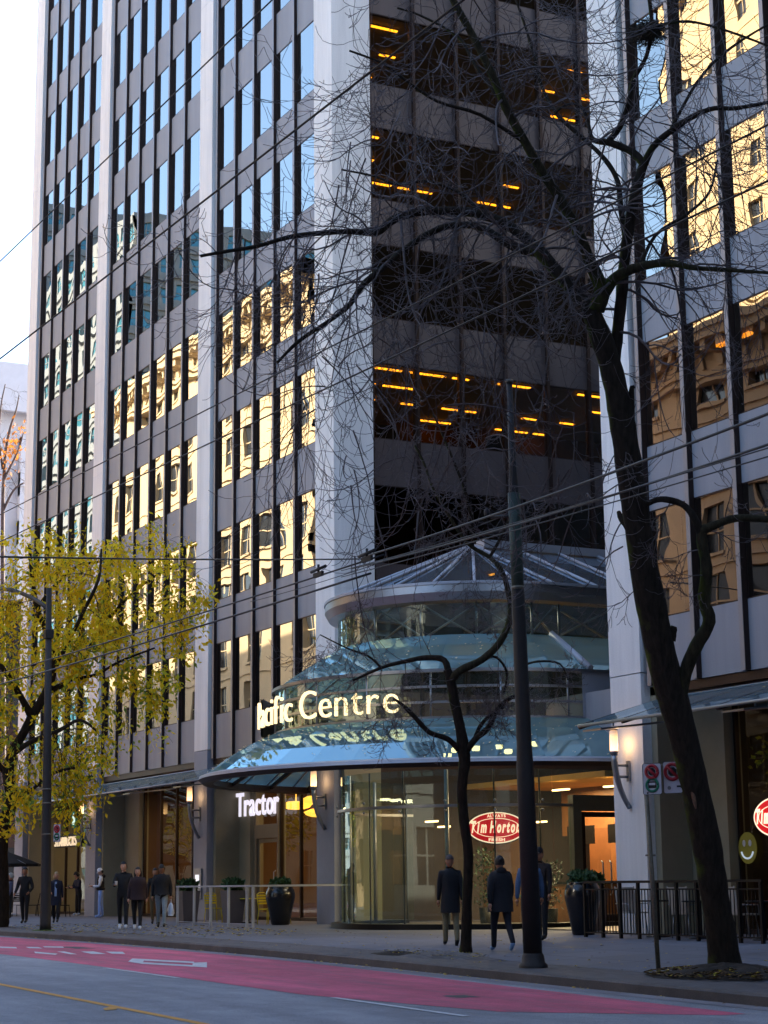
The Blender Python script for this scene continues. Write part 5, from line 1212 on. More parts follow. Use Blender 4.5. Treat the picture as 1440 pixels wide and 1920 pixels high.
# small tree in front of the entrance
b0 = gpv(875, 1786); D2 = (b0-C0).dot(_f)
t = thing('bare_tree', 'slim young bare tree in front of the round glass entrance', 'tree', tuple(b0))
tb = MB(); tw = MB(); L2 = []
for px in ([(873,1792,14),(874,1760,10.5),(876,1680,9.8),(878,1600,9.6),(870,1540,9.6),(866,1480,9.8),(871,1430,11),(869,1408,12),(864,1370,10),(852,1315,9.5),(845,1275,9.5),(838,1255,8)],
           [(866,1412,7),(840,1386,5.5,-.1),(805,1373,5,-.2),(778,1345,4.5,-.3),(755,1322,3.5,-.3),(738,1310,2.2,-.4)],
           [(842,1270,7),(833,1238,6,.1),(800,1233,5,.2),(760,1240,4,.3),(715,1252,3,.3),(662,1276,2,.3)],
           [(845,1278,8),(862,1258,7.5,-.1),(905,1236,7,-.1),(938,1203,6.5,-.1),(957,1155,6,0),(953,1110,5.5,.1),(940,1070,5,.1),(918,1045,4.5,.2),(886,1026,4,.2),(862,1000,3.2,.2),(838,960,3,.2),(812,915,2.6,.2),(795,868,2.4,.3),(778,835,2,.3)],
           [(886,1026,3.5,.2),(884,975,3,.1),(872,920,2.8,0),(852,868,2.4,0),(832,820,2.2,0),(812,775,1.8,0)],
           [(918,1045,3.5,.2),(938,1010,3,.2),(958,970,2.4,.3),(975,930,2,.3)],
           [(874,1408,7),(892,1385,6,-.1),(915,1365,5.5,-.1),(930,1335,5,0),(948,1315,4.5,0),(972,1302,3,0),(1000,1290,2,0)],
           [(888,1392,4.5),(900,1362,4,.1),(920,1340,3.6,.2),(945,1325,3,.2)],
           [(905,1236,3,0),(930,1232,2.6,.1),(950,1260,2.4,.2),(945,1300,2,.2)], [(972,1250,2),(1010,1240,2.2,.1),(1050,1245,2,.2),(1065,1275,1.6,.2)],
           [(715,1252,2.6,.3),(690,1230,2,.4),(650,1215,1.6,.4),(600,1190,1.2,.4)]):
    L2.append(limb(tb, px, D2, rr, 1 if px[0][2] in (8, 6) else 0, 8, .06))
tb.build('trunk', [M['bark'], M['moss']], t)
for i, q in enumerate(L2[1:]): feed(tw, q, rr, .22, (.35, 1.0), [.9, .6, .2], 0, .35, .2, .009, .7, .2)
tw.build('twigs', M['twig'], t)

# ---- yellow tree
def leafmat(name, col):
    m, t_, b = new_mat(name); c = s2l(col); b.inputs['Base Color'].default_value = (*c, 1); b.inputs['Roughness'].default_value = .6
    tr = t_.nodes.new('ShaderNodeBsdfTranslucent'); tr.inputs[0].default_value = (*c, 1); mx = t_.nodes.new('ShaderNodeMixShader'); mx.inputs[0].default_value = .5
    out = t_.nodes['Material Output']; t_.links.new(b.outputs[0], mx.inputs[1]); t_.links.new(tr.outputs[0], mx.inputs[2]); t_.links.new(mx.outputs[0], out.inputs[0]); return m
LY = [leafmat('yellow_leaf', (255,226,38)), leafmat('deep_yellow_leaf', (248,206,34)), leafmat('yellow_green_leaf', (216,212,60)), leafmat('green_leaf', (120,146,52))]
b0 = gpv(3, 1738); D3 = (b0-C0).dot(_f)
t = thing('yellow_tree', 'street tree with drooping yellow autumn leaves at the left edge', 'tree', tuple(b0))
tb = MB(); ends = []; L3 = []
for px in ([(-8,1742,20),(2,1730,16),(3,1650,14),(2,1590,13),(8,1545,13),(22,1500,12),(15,1455,11),(22,1415,10),(42,1378,9),(62,1340,9),(85,1300,8),(100,1255,7),(92,1200,6),(70,1140,5),(60,1080,4),(55,1020,3)],
           [(60,1345,7),(35,1300,6,-.5),(10,1260,5,-1),(-20,1220,4,-1.5)], [(85,1300,6),(130,1275,5,.4),(160,1230,4.5,.8),(190,1180,4,1),(240,1120,3,1),(300,1075,2.4,1),(350,1058,1.6,1)],
           [(98,1260,5),(130,1200,4,-.5),(160,1140,3.5,-.8),(185,1085,3,-1),(190,1030,2)], [(130,1275,4,.4),(180,1265,3,.2),(225,1240,2.4,0),(290,1215,1.8,0)],
           [(70,1140,4),(110,1090,3,.6),(150,1060,2.4,1),(220,1050,2,1.2)], [(22,1415,6),(60,1390,5,-.6),(110,1370,4,-1),(150,1350,3,-1.2),(180,1370,2,-1.3)],
           [(15,1455,6),(-10,1420,5,-.3),(-30,1350,4,-.6),(-20,1280,3)], [(22,1500,5),(60,1480,3.6,-.4),(100,1450,3,-.8),(140,1440,2.4,-1)]):
    L3.append(limb(tb, px, D3, rr, 0, 8, .06))
tb.build('trunk', M['bark'], t)
tw = MB()
for q in L3: feed(tw, q, rr, .42, (.8, 1.9), [1.0, .6], 0, .3, .3, .016, -.25, .1, ends)
tw.build('twigs', M['bark'], t)
lm = MB()
def leafc(c, n_, s_, spread, green):
    for _ in range(n_):
        p_ = c+Vector((rr.gauss(0,spread), rr.gauss(0,spread), rr.gauss(-.08,spread)))
        d = Vector((rr.gauss(0,.6), rr.gauss(0,.6), rr.gauss(-.55,.5))).normalized(); e = d.cross(Vector((rr.gauss(0,1), rr.gauss(0,1), rr.gauss(0,1)))).normalized(); k = s_*rr.uniform(.4, 1.35)
        u = rr.random(); mi = (2 if u < green*.6 else (3 if u < green else (0 if u < green+(1-green)*.65 else 1)))
        lm.add([p_, p_+d*k*.45+e*k*.22, p_+d*k, p_+d*k*.45-e*k*.22], [(0,1,2,3)], mi)
for e in ends:
    x, y, z = pj(e)
    if x > 400 or x < -60 or y < 945: continue
    if y > 1330 and rr.random() < .45: continue
    leafc(e, 6, .20, .15, .12 if y < 1200 else .35)
for (x, y, sx, sy, n_, gr) in ((50,1010,45,28,42,.05),(110,1050,50,35,60,.05),(30,1080,45,40,46,.1),(180,1070,40,30,46,.04),(150,1130,45,35,40,.05),(250,1062,35,16,34,.02),(310,1056,30,13,26,.02),(345,1075,14,20,14,.02),(60,1160,50,40,40,.1),(20,1240,45,40,44,.3),(110,1210,40,30,26,.1),(230,1110,30,26,20,.03),(200,1180,40,30,18,.05),(150,1280,30,30,26,.1),(175,1330,26,30,30,.06),(110,1330,36,26,22,.2),(40,1330,45,40,34,.4),(90,1400,36,28,16,.3),(25,1420,40,40,26,.5),(150,1400,22,30,26,.08),(165,1460,20,34,26,.05),(110,1480,26,24,18,.1),(40,1500,36,26,20,.2),(30,1550,30,14,24,.05),(250,1240,30,40,10,.03),(290,1150,26,30,10,.02),(130,1440,26,20,16,.1)):
    for _ in range(int(n_*.45)):
        leafc(at_d(x+rr.gauss(0,sx*.6), y+rr.gauss(0,sy*.6), D3+rr.gauss(0,1.0)), 9, .20, .13, gr)
lm.build('foliage', LY, t)
# ---- far bare tree with a few orange leaves
t = thing('far_tree', 'thin far tree with a few orange leaves before the white building', 'tree', tuple(at_d(6, 1690, 100)))
tb = MB(); ends = []; q1 = limb(tb, [(6,1690,5),(6,1300,5),(5,1000,4),(7,900,3.4),(12,840,3),(20,800,2.4),(30,770,1.6),(36,740,1)], 100, rr, 0, 6); q2 = limb(tb, [(7,900,2.6),(22,870,2),(36,840,1.6),(44,810,1)], 100, rr); q3 = limb(tb, [(5,960,2.6),(25,920,2),(45,905,1.4)], 100, rr); q4 = limb(tb, [(5,880,2.4),(-2,820,2),(2,760,1.5),(10,720,1)], 100, rr)
for q in (q2, q3, q4): feed(tb, q, rr, .5, (.9, 2.2), [1, .6], 0, .4, .1, .02, .5, 0, ends)
tb.build('trunk', M['twig'], t)
sv = lm; lm = MB(); LO = leafmat('orange_leaf', (190,120,50))
for (x, y, n_) in ((28,835,16), (36,800,8), (10,850,12), (20,855,14), (42,795,5), (2,880,8), (15,820,5)):
    for _ in range(n_): leafc(at_d(x+rr.gauss(0,7), y+rr.gauss(0,9), 100+rr.gauss(0,.8)), 3, .28, .2, 0)
lm.build('foliage', [LO, LO, LO, LO], t)

# ---------------------------------------------------------------- ground litter, tree pits
M['leafbrown'] = mat('brown_leaf', (104,78,46), .9, var=.4, scale=6); M['leafyel'] = mat('fallen_yellow_leaf', (226,196,70), .8, var=.3, scale=6)
def litter(name, label, cx, cy, rx, ry_, n_, s0, s1, mats_, bias=1.0, lift=.012, yfun=None):
    mb = MB()
    for _ in range(n_):
        while True:
            u, v = rr.uniform(-1,1), rr.uniform(-1,1)
            if u*u+v*v < 1: break
        x = cx+u*rx; y = cy+v*ry_; z = (yfun(x, y) if yfun else pz(x, y)); s_ = rr.uniform(s0, s1); a = rr.uniform(0, 6.28); tl = rr.uniform(0, .5)
        v4 = [(x+s_*math.cos(a+k*PI/2)*(1 if k % 2 == 0 else .45), y+s_*math.sin(a+k*PI/2)*(1 if k % 2 == 0 else .45), z+lift+tl*s_*(k % 2)*.6) for k in range(4)]
        mb.add(v4, [(0,1,2,3)], rr.randrange(len(mats_)))
    o = mb.build(name, mats_); o['kind'] = 'stuff'; o['label'] = label; o['category'] = 'leaves'; return o
litter('fallen_leaves', 'yellow leaves scattered on the pavement under the yellow tree', -50, 18.3, 9, 2.6, 900, .03, .07, [M['leafyel'], M['leafbrown']])
litter('fallen_leaves', 'sparse leaves on the open pavement in front of the glass entrance', -36, 18.5, 14, 3.4, 330, .02, .045, [M['leafyel'], M['leafbrown']])
litter('fallen_leaves', 'small leaves lying in the gutter along the kerb', -30, 15.05, 22, .14, 260, .02, .045, [M['leafbrown'], M['leafyel']], yfun=lambda x, y: g(x)+.01)
def mound(name, cx, cy, rx, ry_, h, m):
    b = MB(); n = 36; rings = 7; v = [(cx, cy, pz(cx, cy)+h)]; f = []
    for j in range(1, rings+1):
        for i in range(n):
            a = 2*PI*i/n; k = j/rings; w_ = 1+.18*math.sin(3*a+1)+.1*math.sin(7*a); x = cx+rx*k*w_*math.cos(a); y = cy+ry_*k*w_*math.sin(a)
            v.append((x, y, pz(x, y)+h*(1-k*k)*(1+.3*math.sin(5*a+6*k))-.01*(j == rings)+.004))
    for i in range(n): f.append((0, 1+i, 1+(i+1)%n))
    for j in range(rings-1):
        for i in range(n): a = 1+j*n+i; b_ = 1+j*n+(i+1)%n; f.append((a, a+n, b_+n, b_))
    b.add(v, f, 0, True); return struct(b.build(name, m))
pB = gpv(1360, 1822); mound('tree_pit_soil', pB.x+.5, pB.y-.35, 1.35, .95, .13, M['soil'])
litter('leaf_litter', 'thick brown leaf litter heaped round the foot of the big tree', pB.x+.5, pB.y-.4, 1.45, 1.0, 1300, .03, .075, [M['leafbrown']]*7+[M['leafyel']], lift=.09, yfun=lambda x, y: pz(x, y)+.08*(1-min(1, ((x-pB.x-.5)/1.5)**2+((y-pB.y+.4)/1.0)**2))-.06)
pS = gpv(875, 1790); mound('tree_pit', pS.x+.3, pS.y-.6, 1.5, .55, .07, M['pavers'])
mound('tree_pit', pS.x-.9, pS.y-.9, .9, .3, .05, M['soil'])
litter('leaf_litter', 'brown leaves gathered round the foot of the slim tree', pS.x-.1, pS.y-.6, 1.7, .55, 260, .025, .05, [M['leafbrown'], M['leafyel']], lift=.05)
mound('tree_pit', POLE_L[0].x-.1, POLE_L[0].y, .5, .3, .03, mat('moss_patch', (78,96,40), .95, var=.4, scale=8))
# ---------------------------------------------------------------- leafy trees on the near side of the street (mirrored in the lower windows)
def leafy(x, y, h, label, src=None):
    if src:
        c = copy_tree(src); c.location = (x, y, g(x)+.1); c.rotation_euler.z = x; c['label'] = label; return c
    t = thing('street_tree', label, 'tree', (x, y, g(x)+.1), 'leafy trees along the near side of the street'); z0 = t.location.z
    q = random.Random(4); mb = MB(); mb.tube([(x,y,z0), (x+.1,y,z0+h*.3), (x-.1,y+.1,z0+h*.6), (x,y,z0+h*.9)], [.2,.15,.1,.03], 8)
    for _ in range(14): a = q.uniform(0, 6.28); z1 = z0+h*q.uniform(.3, .8); L_ = h*q.uniform(.15, .3); mb.tube([(x,y,z1), (x+L_*.6*math.cos(a), y+L_*.6*math.sin(a), z1+L_*.5), (x+L_*math.cos(a), y+L_*math.sin(a), z1+L_*.7)], [.06,.04,.01], 5)
    mb.build('trunk', M['bark'], t); mb = MB()
    for _ in range(260):
        while True:
            v = Vector((q.uniform(-1,1), q.uniform(-1,1), q.uniform(-1,1)))
            if .35 < v.length < 1: break
        c = Vector((x+v.x*h*.36, y+v.y*h*.36, z0+h*.66+v.z*h*.33))
        for _ in range(7):
            p_ = c+Vector((q.gauss(0,.25), q.gauss(0,.25), q.gauss(0,.25))); d = Vector((q.gauss(0,1), q.gauss(0,1), q.gauss(0,1))).normalized()*.26; e = d.orthogonal().normalized()*.1
            mb.add([p_, p_+d*.5+e, p_+d, p_+d*.5-e], [(0,1,2,3)], q.choice((0,1,2,3,3)))
    mb.build('foliage', LY, t); return t
lt = leafy(-60, -2.2, 9, 'leafy yellow and green tree across the road, nearest the viewer')
for x_, h_ in ((-74,'second'), (-88,'third'), (-103,'fourth'), (-119,'fifth'), (-136,'sixth')): leafy(x_, -2.2, 9, 'leafy yellow and green tree across the road, %s from the viewer' % h_, lt)
# ---------------------------------------------------------------- people
SK = [mat('skin_light', (200,150,122), .55, var=.05), mat('skin_tan', (168,116,86), .55, var=.05)]
def fabric(name, col, r=.85): return mat(name, col, r, var=.16, scale=5, bump=.4, bscale=16)
HAIRD = mat('dark_hair', (26,20,18), .6, var=.2, scale=20); HAIRB = mat('blond_hair', (178,150,108), .6, var=.2, scale=20); HAIRG = mat('grey_hair', (150,146,138), .6, var=.2, scale=20)
BLACKF = fabric('black_cloth', (24,22,24)); NAVYF = fabric('navy_cloth', (28,32,52)); MAROONF = fabric('dark_maroon_cloth', (44,24,26)); WHITESH = mat('white_trainers', (196,202,214), .5); BLACKSH = mat('black_shoes', (22,20,20), .45)
def person(label, at, facing, h=1.74, legs=((18,6),(-16,-38)), arms=((-12,6,8),(14,24,8)), top=BLACKF, bottom=BLACKF, shoe=BLACKSH, skin=SK[0], hair=HAIRD, hairstyle='short', bulk=1.08, coat=None, coat_len=.0, headpitch=0, group='people on the pavement', lean=0, shirt=None, hat=None, vest=None, sit=False, hood=None, female=False):
    """legs: (thigh pitch, shin pitch) per side; arms: (upper pitch, forearm pitch, abduction) per side. Side 0 = left (-x), side 1 = right (+x); local +y is forward."""
    x, y = at; root = thing('person', label, 'person', (x, y, pz(x, y)+(.0)), group)
    root.rotation_euler.z = math.atan2(-facing[0], facing[1])
    k = h/1.75
    sw = .160 if female else .180
    pel = Vector((0,0,.96)); J = {}; E = []; rad = {}
    def add(n, p, r, parent=None): J[n] = Vector(p); rad[n] = r; E.append((parent, n)) if parent else None
    ln = math.sin(R(lean))
    add('pel', (0,0,.95), (.145*bulk,.105*bulk)); add('waist', (0,.02+ln*.12,1.10), (.125*bulk,.10*bulk), 'pel'); add('chest', (0,ln*.35,1.32), (.165*bulk,.118*bulk), 'waist'); add('nb', (0,ln*.5+.0,1.43), (.098,.082), 'chest'); add('nt', (0,ln*.56+.012,1.505), (.056,.06), 'nb')
    hand = []; minz = 9
    for i, sx in enumerate((-1, 1)):
        a, b_ = legs[i]; hip = Vector((sx*.092, 0, .90)); a, b_ = R(a), R(b_)
        kn = hip+Vector((sx*.01, math.sin(a), -math.cos(a)))*.43; an = kn+Vector((0, math.sin(b_), -math.cos(b_)))*.42
        add('hip%d' % i, hip, (.098*bulk,.10*bulk), 'pel'); add('kn%d' % i, kn, (.068,.068), 'hip%d' % i); add('an%d' % i, an, (.048,.052), 'kn%d' % i)
        minz = min(minz, an.z)
        tilt = max(-.5, min(.5, b_)) if b_ < 0 else b_*.3
        toe = an+Vector((0, .175*math.cos(tilt), .175*math.sin(tilt)-.042)); add('toe%d' % i, toe, (.05,.036), 'an%d' % i)
        u, v, ab = [R(q) for q in arms[i]]; sh = Vector((sx*sw, ln*.4, 1.375))
        el = sh+Vector((sx*math.sin(ab)*math.cos(u), math.sin(u), -math.cos(u)*math.cos(ab)))*.29
        inn = -sx*.25 if v > R(50) else sx*.05
        fd = Vector((inn, math.sin(v), -math.cos(v))).normalized(); wr = el+fd*.25
        add('sh%d' % i, sh, (.072*bulk,.078*bulk), 'chest'); add('el%d' % i, el, (.052*bulk,.052*bulk), 'sh%d' % i); add('wr%d' % i, wr, (.038*bulk,.036*bulk), 'el%d' % i); hand.append((wr, fd))
    off = .085-minz
    names = list(J); me = bpy.data.meshes.new('skeleton')
    me.from_pydata([(J[n]+Vector((0,0,off)))*k for n in names], [(names.index(a), names.index(b_)) for a, b_ in E], [])
    o = bpy.data.objects.new('skeleton', me); COL.objects.link(o); md = o.modifiers.new('s', 'SKIN'); md.use_smooth_shade = True; o.modifiers.new('d', 'SUBSURF').levels = 1
    sv = me.skin_vertices[0].data
    for i, n in enumerate(names): sv[i].radius = (rad[n][0]*k, rad[n][1]*k); sv[i].use_root = (n == 'pel')
    dg = bpy.context.evaluated_depsgraph_get(); dg.update(); bm_ = bpy.data.meshes.new_from_object(o.evaluated_get(dg))
    body = MB(); segs = [(J[a]+Vector((0,0,off)), J[b_]+Vector((0,0,off)), a, b_) for a, b_ in E]
    mats_ = [top, bottom, shoe, skin, shirt or top]
    vs = [v.co.copy() for v in bm_.vertices]; body.v = [tuple(v) for v in vs]
    for pl in bm_.polygons:
        c = pl.center/k; best = None
        for (a, b_, na, nb_) in segs:
            ab_ = b_-a; t_ = max(0, min(1, (c-a).dot(ab_)/ab_.length_squared)); d = (c-(a+ab_*t_)).length/max(rad[na][0]*(1-t_)+rad[nb_][0]*t_, .03)
            if best is None or d < best[0]: best = (d, na, nb_)
        n2 = best[2]; mi = 0
        if n2.startswith(('kn', 'an', 'hip')): mi = 1
        if n2.startswith('toe'): mi = 2
        if n2 == 'nt': mi = 3
        if vest and n2.startswith(('el', 'wr')): mi = 4
        body.f.append(list(pl.vertices)); body.m.append(mi); body.sm.append(True)
    bpy.data.objects.remove(o); bpy.data.meshes.remove(bm_)
    def V(p): return (Vector(p)+Vector((0,0,off)))*k
    # head with a face, in the same mesh as the body
    rot = Matrix.Rotation(R(headpitch), 3, 'X'); hc = J['nt']+Vector((0,.015,.105))
    def H(p): return V(hc+rot @ Vector(p))
    base = len(body.v); nu, nv = 20, 14
    for i in range(nv+1):
        th = PI*i/nv
        for j in range(nu):
            a = 2*PI*j/nu; xx = math.sin(th)*math.cos(a); yy = math.sin(th)*math.sin(a); zz = math.cos(th)
            rx = .082*(1-.22*max(0,-zz)**1.5); ry = .102*(1-.10*max(0,-zz)); p_ = Vector((xx*rx, yy*ry, zz*.128))
            if yy > .5:                                      # face: brow, nose, mouth and chin
                f_ = max(0, 1-abs(xx)*5); p_.y += .020*f_*math.exp(-((zz+.12)/.16)**2) - .006*math.exp(-((zz-.12)/.10)**2)*(1-abs(abs(xx)-.38)*2.2 if abs(abs(xx)-.38) < .45 else 0) + .006*f_*math.exp(-((zz+.52)/.10)**2)+.007*math.exp(-((zz+.85)/.12)**2)
            body.v.append(tuple(H(p_)))
    for i in range(nv):
        for j in range(nu):
            a = base+i*nu+j; b_ = base+i*nu+(j+1)%nu; body.f.append([a, a+nu, b_+nu, b_]); body.m.append(3); body.sm.append(True)
    for sx in (-1, 1):
        q = len(body.v); body.ell(H((sx*.075,-.005,-.01)), .012*k, .02*k, .032*k, 8, 6, 3)
    # hands: palm, four fingers of different length, thumb
    hands = []
    for i, (wr, fd) in enumerate(hand):
        sx = (-1, 1)[i]; c = wr+fd*.045; side = Vector((0,1,0))-fd*fd.y
        if side.length < .2: side = Vector((sx,0,0))
        side.normalize(); nrm = fd.cross(side)
        def T(p): return V(p)
        body.tube([T(wr), T(wr+fd*.03), T(wr+fd*.075)], [.026*k, .036*k, .030*k], 7, 3)
        for f_ in range(4):
            b0_ = wr+fd*.075+side*(.027-.018*f_); L_ = (.062,.072,.067,.052)[f_]; cv = nrm*(-sx)*.012
            body.tube([T(b0_), T(b0_+fd*L_*.5+cv*.4), T(b0_+fd*L_*.85+cv*1.6)], [.0092*k,.0085*k,.0065*k], 5, 3)
        tb_ = wr+fd*.03+side*.03; body.tube([T(tb_), T(tb_+fd*.025+side*.02), T(tb_+fd*.052+side*.022)], [.011*k,.010*k,.0075*k], 5, 3)
        hands.append(T(wr+fd*.10))
    b_o = body.build('body', mats_, None); b_o.parent = root
    def child(mb, nm, m): q = mb.build(nm, m, None); q.parent = root; return q
    # eyes and brows
    for sx in (-1, 1): mb = MB(); mb.ell(H((sx*.029,.089,.012)), .011*k, .006*k, .006*k, 8, 5); mb.build('eye', M['signk'], None).parent = root
    if not hat:
        mb = MB(); base = 0
        L_ = {'short': .35, 'bald': .8, 'long': -.2, 'bun': .1, 'bob': -.35, 'curly': 0}[hairstyle]
        nu, nv = 20, 10
        for i in range(nv+1):
            th = (PI*.60 if hairstyle != 'bald' else PI*.42)*i/nv
            for j in range(nu):
                a = 2*PI*j/nu; xx = math.sin(th)*math.cos(a); yy = math.sin(th)*math.sin(a); zz = math.cos(th)
                if yy > .35 and zz < .45: zz = .45+.25*(zz-.45)*0; yy *= .93; 
                kk = 1.13 if hairstyle != 'curly' else 1.32+.06*math.sin(9*a)*math.sin(7*th)
                mb.v.append(tuple(H((xx*.084*kk, yy*.104*(kk-.02)-.008, zz*.130*(kk-.05)+.004))))
        for i in range(nv):
            for j in range(nu): a = i*nu+j; b_ = i*nu+(j+1)%nu; mb.f.append([a, a+nu, b_+nu, b_]); mb.m.append(0); mb.sm.append(True)
        if hairstyle in ('long', 'bob'):
            dz = .20 if hairstyle == 'long' else .09
            for sx in (-1, -.4, .4, 1): mb.tube([H((sx*.062,-.03,.03)), H((sx*.078,-.05,-.06)), H((sx*.075,-.04 if abs(sx) < 1 else .01,-.07-dz))], [.04*k,.042*k,.022*k], 8)
        if hairstyle == 'bun': mb.ell(H((0,-.11,.06)), .045*k, .045*k, .045*k, 10, 8)
        child(mb, 'hair', hair)
    else:
        mb = MB(); mb.lathe([(.0,.125),(.05,.115),(.078,.07),(.084,.02),(.082,.0)], (0,0,0), 18); mb.v = [tuple(H((v[0], v[1]*1.18-.004, v[2]+.025))) for v in mb.v]
        c0 = len(mb.v); n = 9
        for j in range(n): a = R(25)+R(130)*j/(n-1); mb.v.append(tuple(H((.08*math.cos(a), .092*math.sin(a), .035)))); mb.v.append(tuple(H((.085*math.cos(a), .165*math.sin(a)+.01, .02))))
        for j in range(n-1): a = c0+2*j; mb.f.append([a, a+1, a+3, a+2]); mb.m.append(0); mb.sm.append(True)
        child(mb, 'cap', hat)
        mb = MB(); mb.ell(H((0,-.03,-.01)), .078*k, .085*k, .08*k, 14, 8); child(mb, 'hair', hair)
    if coat:
        mb = MB(); n = 22; zt = 1.43; prof = [(1.475,.07,.075), (1.445,.105,.10), (1.405,.15,.12), (1.33,.185,.135), (1.24,.19,.14), (1.12,.165,.135), (.95,.175,.15), (.95-coat_len*.5,.185,.165), (.95-coat_len,.19,.175)]
        for j, (z, rx, ry) in enumerate(prof):
            for q in range(n):
                a = 2*PI*q/n; wv = 1+.03*math.sin(5*a+z*9)+.02*math.sin(9*a+z*5); mb.v.append(tuple(V((rx*bulk*wv*math.cos(a), ry*bulk*wv*math.sin(a)+ln*(z-.95)*.9+.01, z))))
        for j in range(len(prof)-1):
            for q in range(n): a = j*n+q; b_ = j*n+(q+1)%n; mb.f.append([a, b_, b_+n, a+n]); mb.m.append(0); mb.sm.append(True)
        if vest: mb.ell(V((0,-.09,1.45)), .12*k, .08*k, .07*k, 12, 8)
        child(mb, 'coat' if not vest else 'vest', coat)
    if hood: mb = MB(); mb.ell(V((0,-.07,1.46)), .105*k, .08*k, .075*k, 12, 8); child(mb, 'hood', hood)
    if shirt and not vest:
        mb = MB(); mb.obox(V((0,.135*bulk,1.2)), (.035*k,0,0), (0,.012*k,0), (0,.0,.2*k)); mb.obox(V((0,.15*bulk,1.0)), (.04*k,0,0), (0,.012*k,0), (0,.0,.1*k)); child(mb, 'shirt', shirt)
    bpy.context.view_layer.update()
    root['h0'] = 0; del root['h0']
    Mw = Matrix.Translation(root.location) @ Matrix.Rotation(root.rotation_euler.z, 4, 'Z')
    return root, [Mw @ Vector(q) for q in hands], Mw
def pos(x, y): q = gpv(x, y); return (q.x, q.y)
TOC = (.9, -.42)       # towards the viewer
AWAY = (-.93, .36)
P1 = person('tall man in a black jacket holding a paper cup beside the woman in maroon', pos(230, 1742), TOC, 1.84, ((14,4),(-10,-26)), ((-10,2,8),(25,95,12)), BLACKF, BLACKF, WHITESH, SK[0], HAIRD, 'short', 1.14)
mb = MB(); c = P1[1][1]; mb.lathe([(.03,-.05),(.04,.06),(.0,.06)], tuple(c+Vector((.03,-.01,.03))), 12); tag(mb.build('paper_cup', mat('pale_paper', (180,170,160), .7)), 'pale paper cup in the hand of the tall man in black', 'cup')
P2 = person('woman with long dark hair in a dark maroon top and white trainers', pos(257, 1744), TOC, 1.68, ((16,8),(-12,-34)), ((-12,0,14),(8,14,14)), MAROONF, BLACKF, WHITESH, SK[0], HAIRD, 'long', 1.34, coat=MAROONF, coat_len=.12, female=True)
JEANS = fabric('light_jeans', (140,152,160)); KHAKI = fabric('khaki_trousers', (106,92,66))
P3 = person('man in a black bomber jacket and light jeans looking down, carrying a white bag', pos(302, 1739), TOC, 1.76, ((16,2),(-14,-30)), ((-6,6,14),(-4,6,12)), BLACKF, JEANS, BLACKSH, SK[1], HAIRD, 'short', 1.26, headpitch=-28, coat=BLACKF, coat_len=.06)
c = P3[1][0]; mb = MB()
v = []; n = 12
for (z, rx, ry, sh) in ((-.08,.03,.02,0), (-.14,.10,.05,.01), (-.25,.13,.075,.0), (-.38,.15,.085,-.01), (-.45,.12,.06,.0)):
    for q in range(n): a = 2*PI*q/n; w_ = 1+.12*math.sin(3*a+z*20); v.append((c.x+rx*w_*math.cos(a)+sh, c.y+ry*w_*math.sin(a), c.z+z))
mb.add(v, [(j*n+q, j*n+(q+1)%n, (j+1)*n+(q+1)%n, (j+1)*n+q) for j in range(4) for q in range(n)]+[tuple(range(4*n, 5*n))[::-1]], 0, True)
for s_ in (-.04, .04): mb.tube([(c.x+s_, c.y, c.z-.12), (c.x+s_*.6, c.y, c.z+.02), (c.x-s_*.2, c.y, c.z+.03)], .006, 4)
tag(mb.build('carrier_bag', mat('white_plastic', (196,206,224), .4, var=.08)), 'white plastic carrier bag in the hand of the man in light jeans', 'bag')
P4 = person('person in khaki trousers partly hidden behind the man carrying the white bag', pos(290, 1734), TOC, 1.66, ((8,2),(-14,-34)), ((-6,6,8),(6,10,8)), BLACKF, KHAKI, BLACKSH, SK[1], HAIRD, 'short', 1.0)
P5 = person('man in black walking near the left edge with his hands forward', pos(45, 1731), (.8,-.6), 1.80, ((6,0),(-8,-14)), ((2,52,18),(0,45,16)), BLACKF, BLACKF, BLACKSH, SK[1], HAIRD, 'bald', 1.16)
PBL = fabric('pale_blue_shirt', (150,170,206))
P6 = person('blond woman in a dark navy coat over a pale blue shirt beside the lamp post', pos(104, 1730), TOC, 1.66, ((18,10),(-16,-30)), ((-6,4,10),(20,70,8)), NAVYF, BLACKF, BLACKSH, SK[0], HAIRB, 'bob', 1.0, coat=NAVYF, coat_len=.36, shirt=PBL, female=True)
P7 = person('person in a navy jacket bent over a phone in front of the coffee shop', pos(147, 1717), (.2,-.95), 1.68, ((2,-2),(6,0)), ((20,95,10),(20,92,10)), NAVYF, BLACKF, WHITESH, SK[0], HAIRD, 'curly', 1.08, headpitch=-30, lean=10)
c = (P7[1][0]+P7[1][1])/2; mb = MB(); mb.obox(c+Vector((0,0,.03)), (.035,0,0), (0,.004,.0), (0,.02,.07)); tag(mb.build('phone', M['black']), 'dark phone held by the person in the navy jacket', 'phone')
WHF = fabric('white_cotton', (236,240,250)); LBF = fabric('light_blue_joggers', (150,180,242))
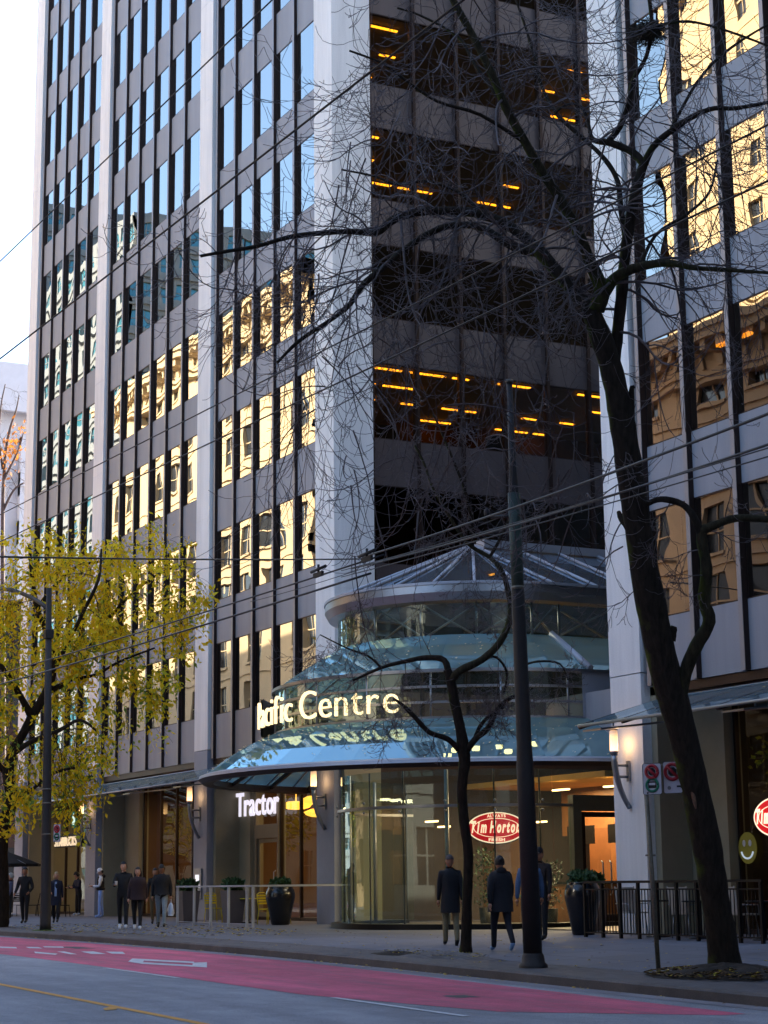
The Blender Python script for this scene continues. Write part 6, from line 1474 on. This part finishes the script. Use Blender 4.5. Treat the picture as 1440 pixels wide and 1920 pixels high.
P8 = person('person in a white cap, dark vest and light blue joggers standing by a pier', pos(188, 1721), (-.35,-.93), 1.78, ((4,0),(-4,-8)), ((10,92,8),(6,88,8)), WHF, LBF, mat('pale_blue_trainers', (150,176,226), .5), SK[0], HAIRD, 'short', .98, headpitch=-24, hat=WHF, coat=BLACKF, coat_len=-.08, vest=True, shirt=WHF)
c = (P8[1][0]+P8[1][1])/2; mb = MB(); mb.obox(c+Vector((-.02,-.03,.03)), (.035,0,0), (0,.004,.0), (0,.02,.07)); tag(mb.build('phone', M['black']), 'dark phone held by the person in the white cap', 'phone')
GRF = fabric('slate_jacket', (66,72,96))
P9 = person('grey haired person in a slate jacket behind the trunk at the left edge', pos(19, 1724), (-.2,-.9), 1.64, ((0,0),(4,0)), ((4,20,8),(8,40,8)), GRF, BLACKF, BLACKSH, SK[0], HAIRG, 'curly', 1.0)
COATM = fabric('black_long_coat', (20,20,26))
P10 = person('man in a black knee-length coat and khaki trousers walking away, left of the slim tree', pos(846, 1773), AWAY, 1.74, ((10,2),(-6,-22)), ((6,14,7),(-10,0,7)), COATM, fabric('khaki_chinos', (124,112,84)), BLACKSH, SK[1], mat('shaved_hair', (66,54,52), .7), 'bald', 1.04, coat=COATM, coat_len=.34)
P11 = person('woman in a dark puffer jacket and leggings with blue and white trainers walking away', pos(941, 1784), (-.97,.2), 1.72, ((18,4),(-16,-36)), ((-18,-4,16),(16,28,16)), fabric('dark_puffer', (30,30,36)), fabric('navy_leggings', (24,26,38)), mat('blue_white_trainers', (120,160,206), .5), SK[0], HAIRD, 'bun', 1.28, coat=fabric('dark_puffer_body', (30,30,36)), coat_len=.24, hood=fabric('hood_cloth', (30,28,32)), female=True)
P12 = person('person in a blue denim jacket mostly hidden behind the thick utility pole', pos(996, 1771), AWAY, 1.74, ((12,2),(-10,-26)), ((-8,2,14),(10,18,14)), fabric('blue_denim', (74,96,128)), BLACKF, BLACKSH, SK[1], HAIRD, 'short', 1.2)
P13 = person('man in a dark cap and dark jacket just right of the thick utility pole', pos(1016, 1764), (.5,-.85), 1.84, ((6,0),(-6,-10)), ((4,14,8),(2,12,8)), fabric('dark_brown_jacket', (36,26,26)), BLACKF, BLACKSH, SK[1], HAIRD, 'short', 1.04, hat=fabric('black_cap', (22,20,22)))
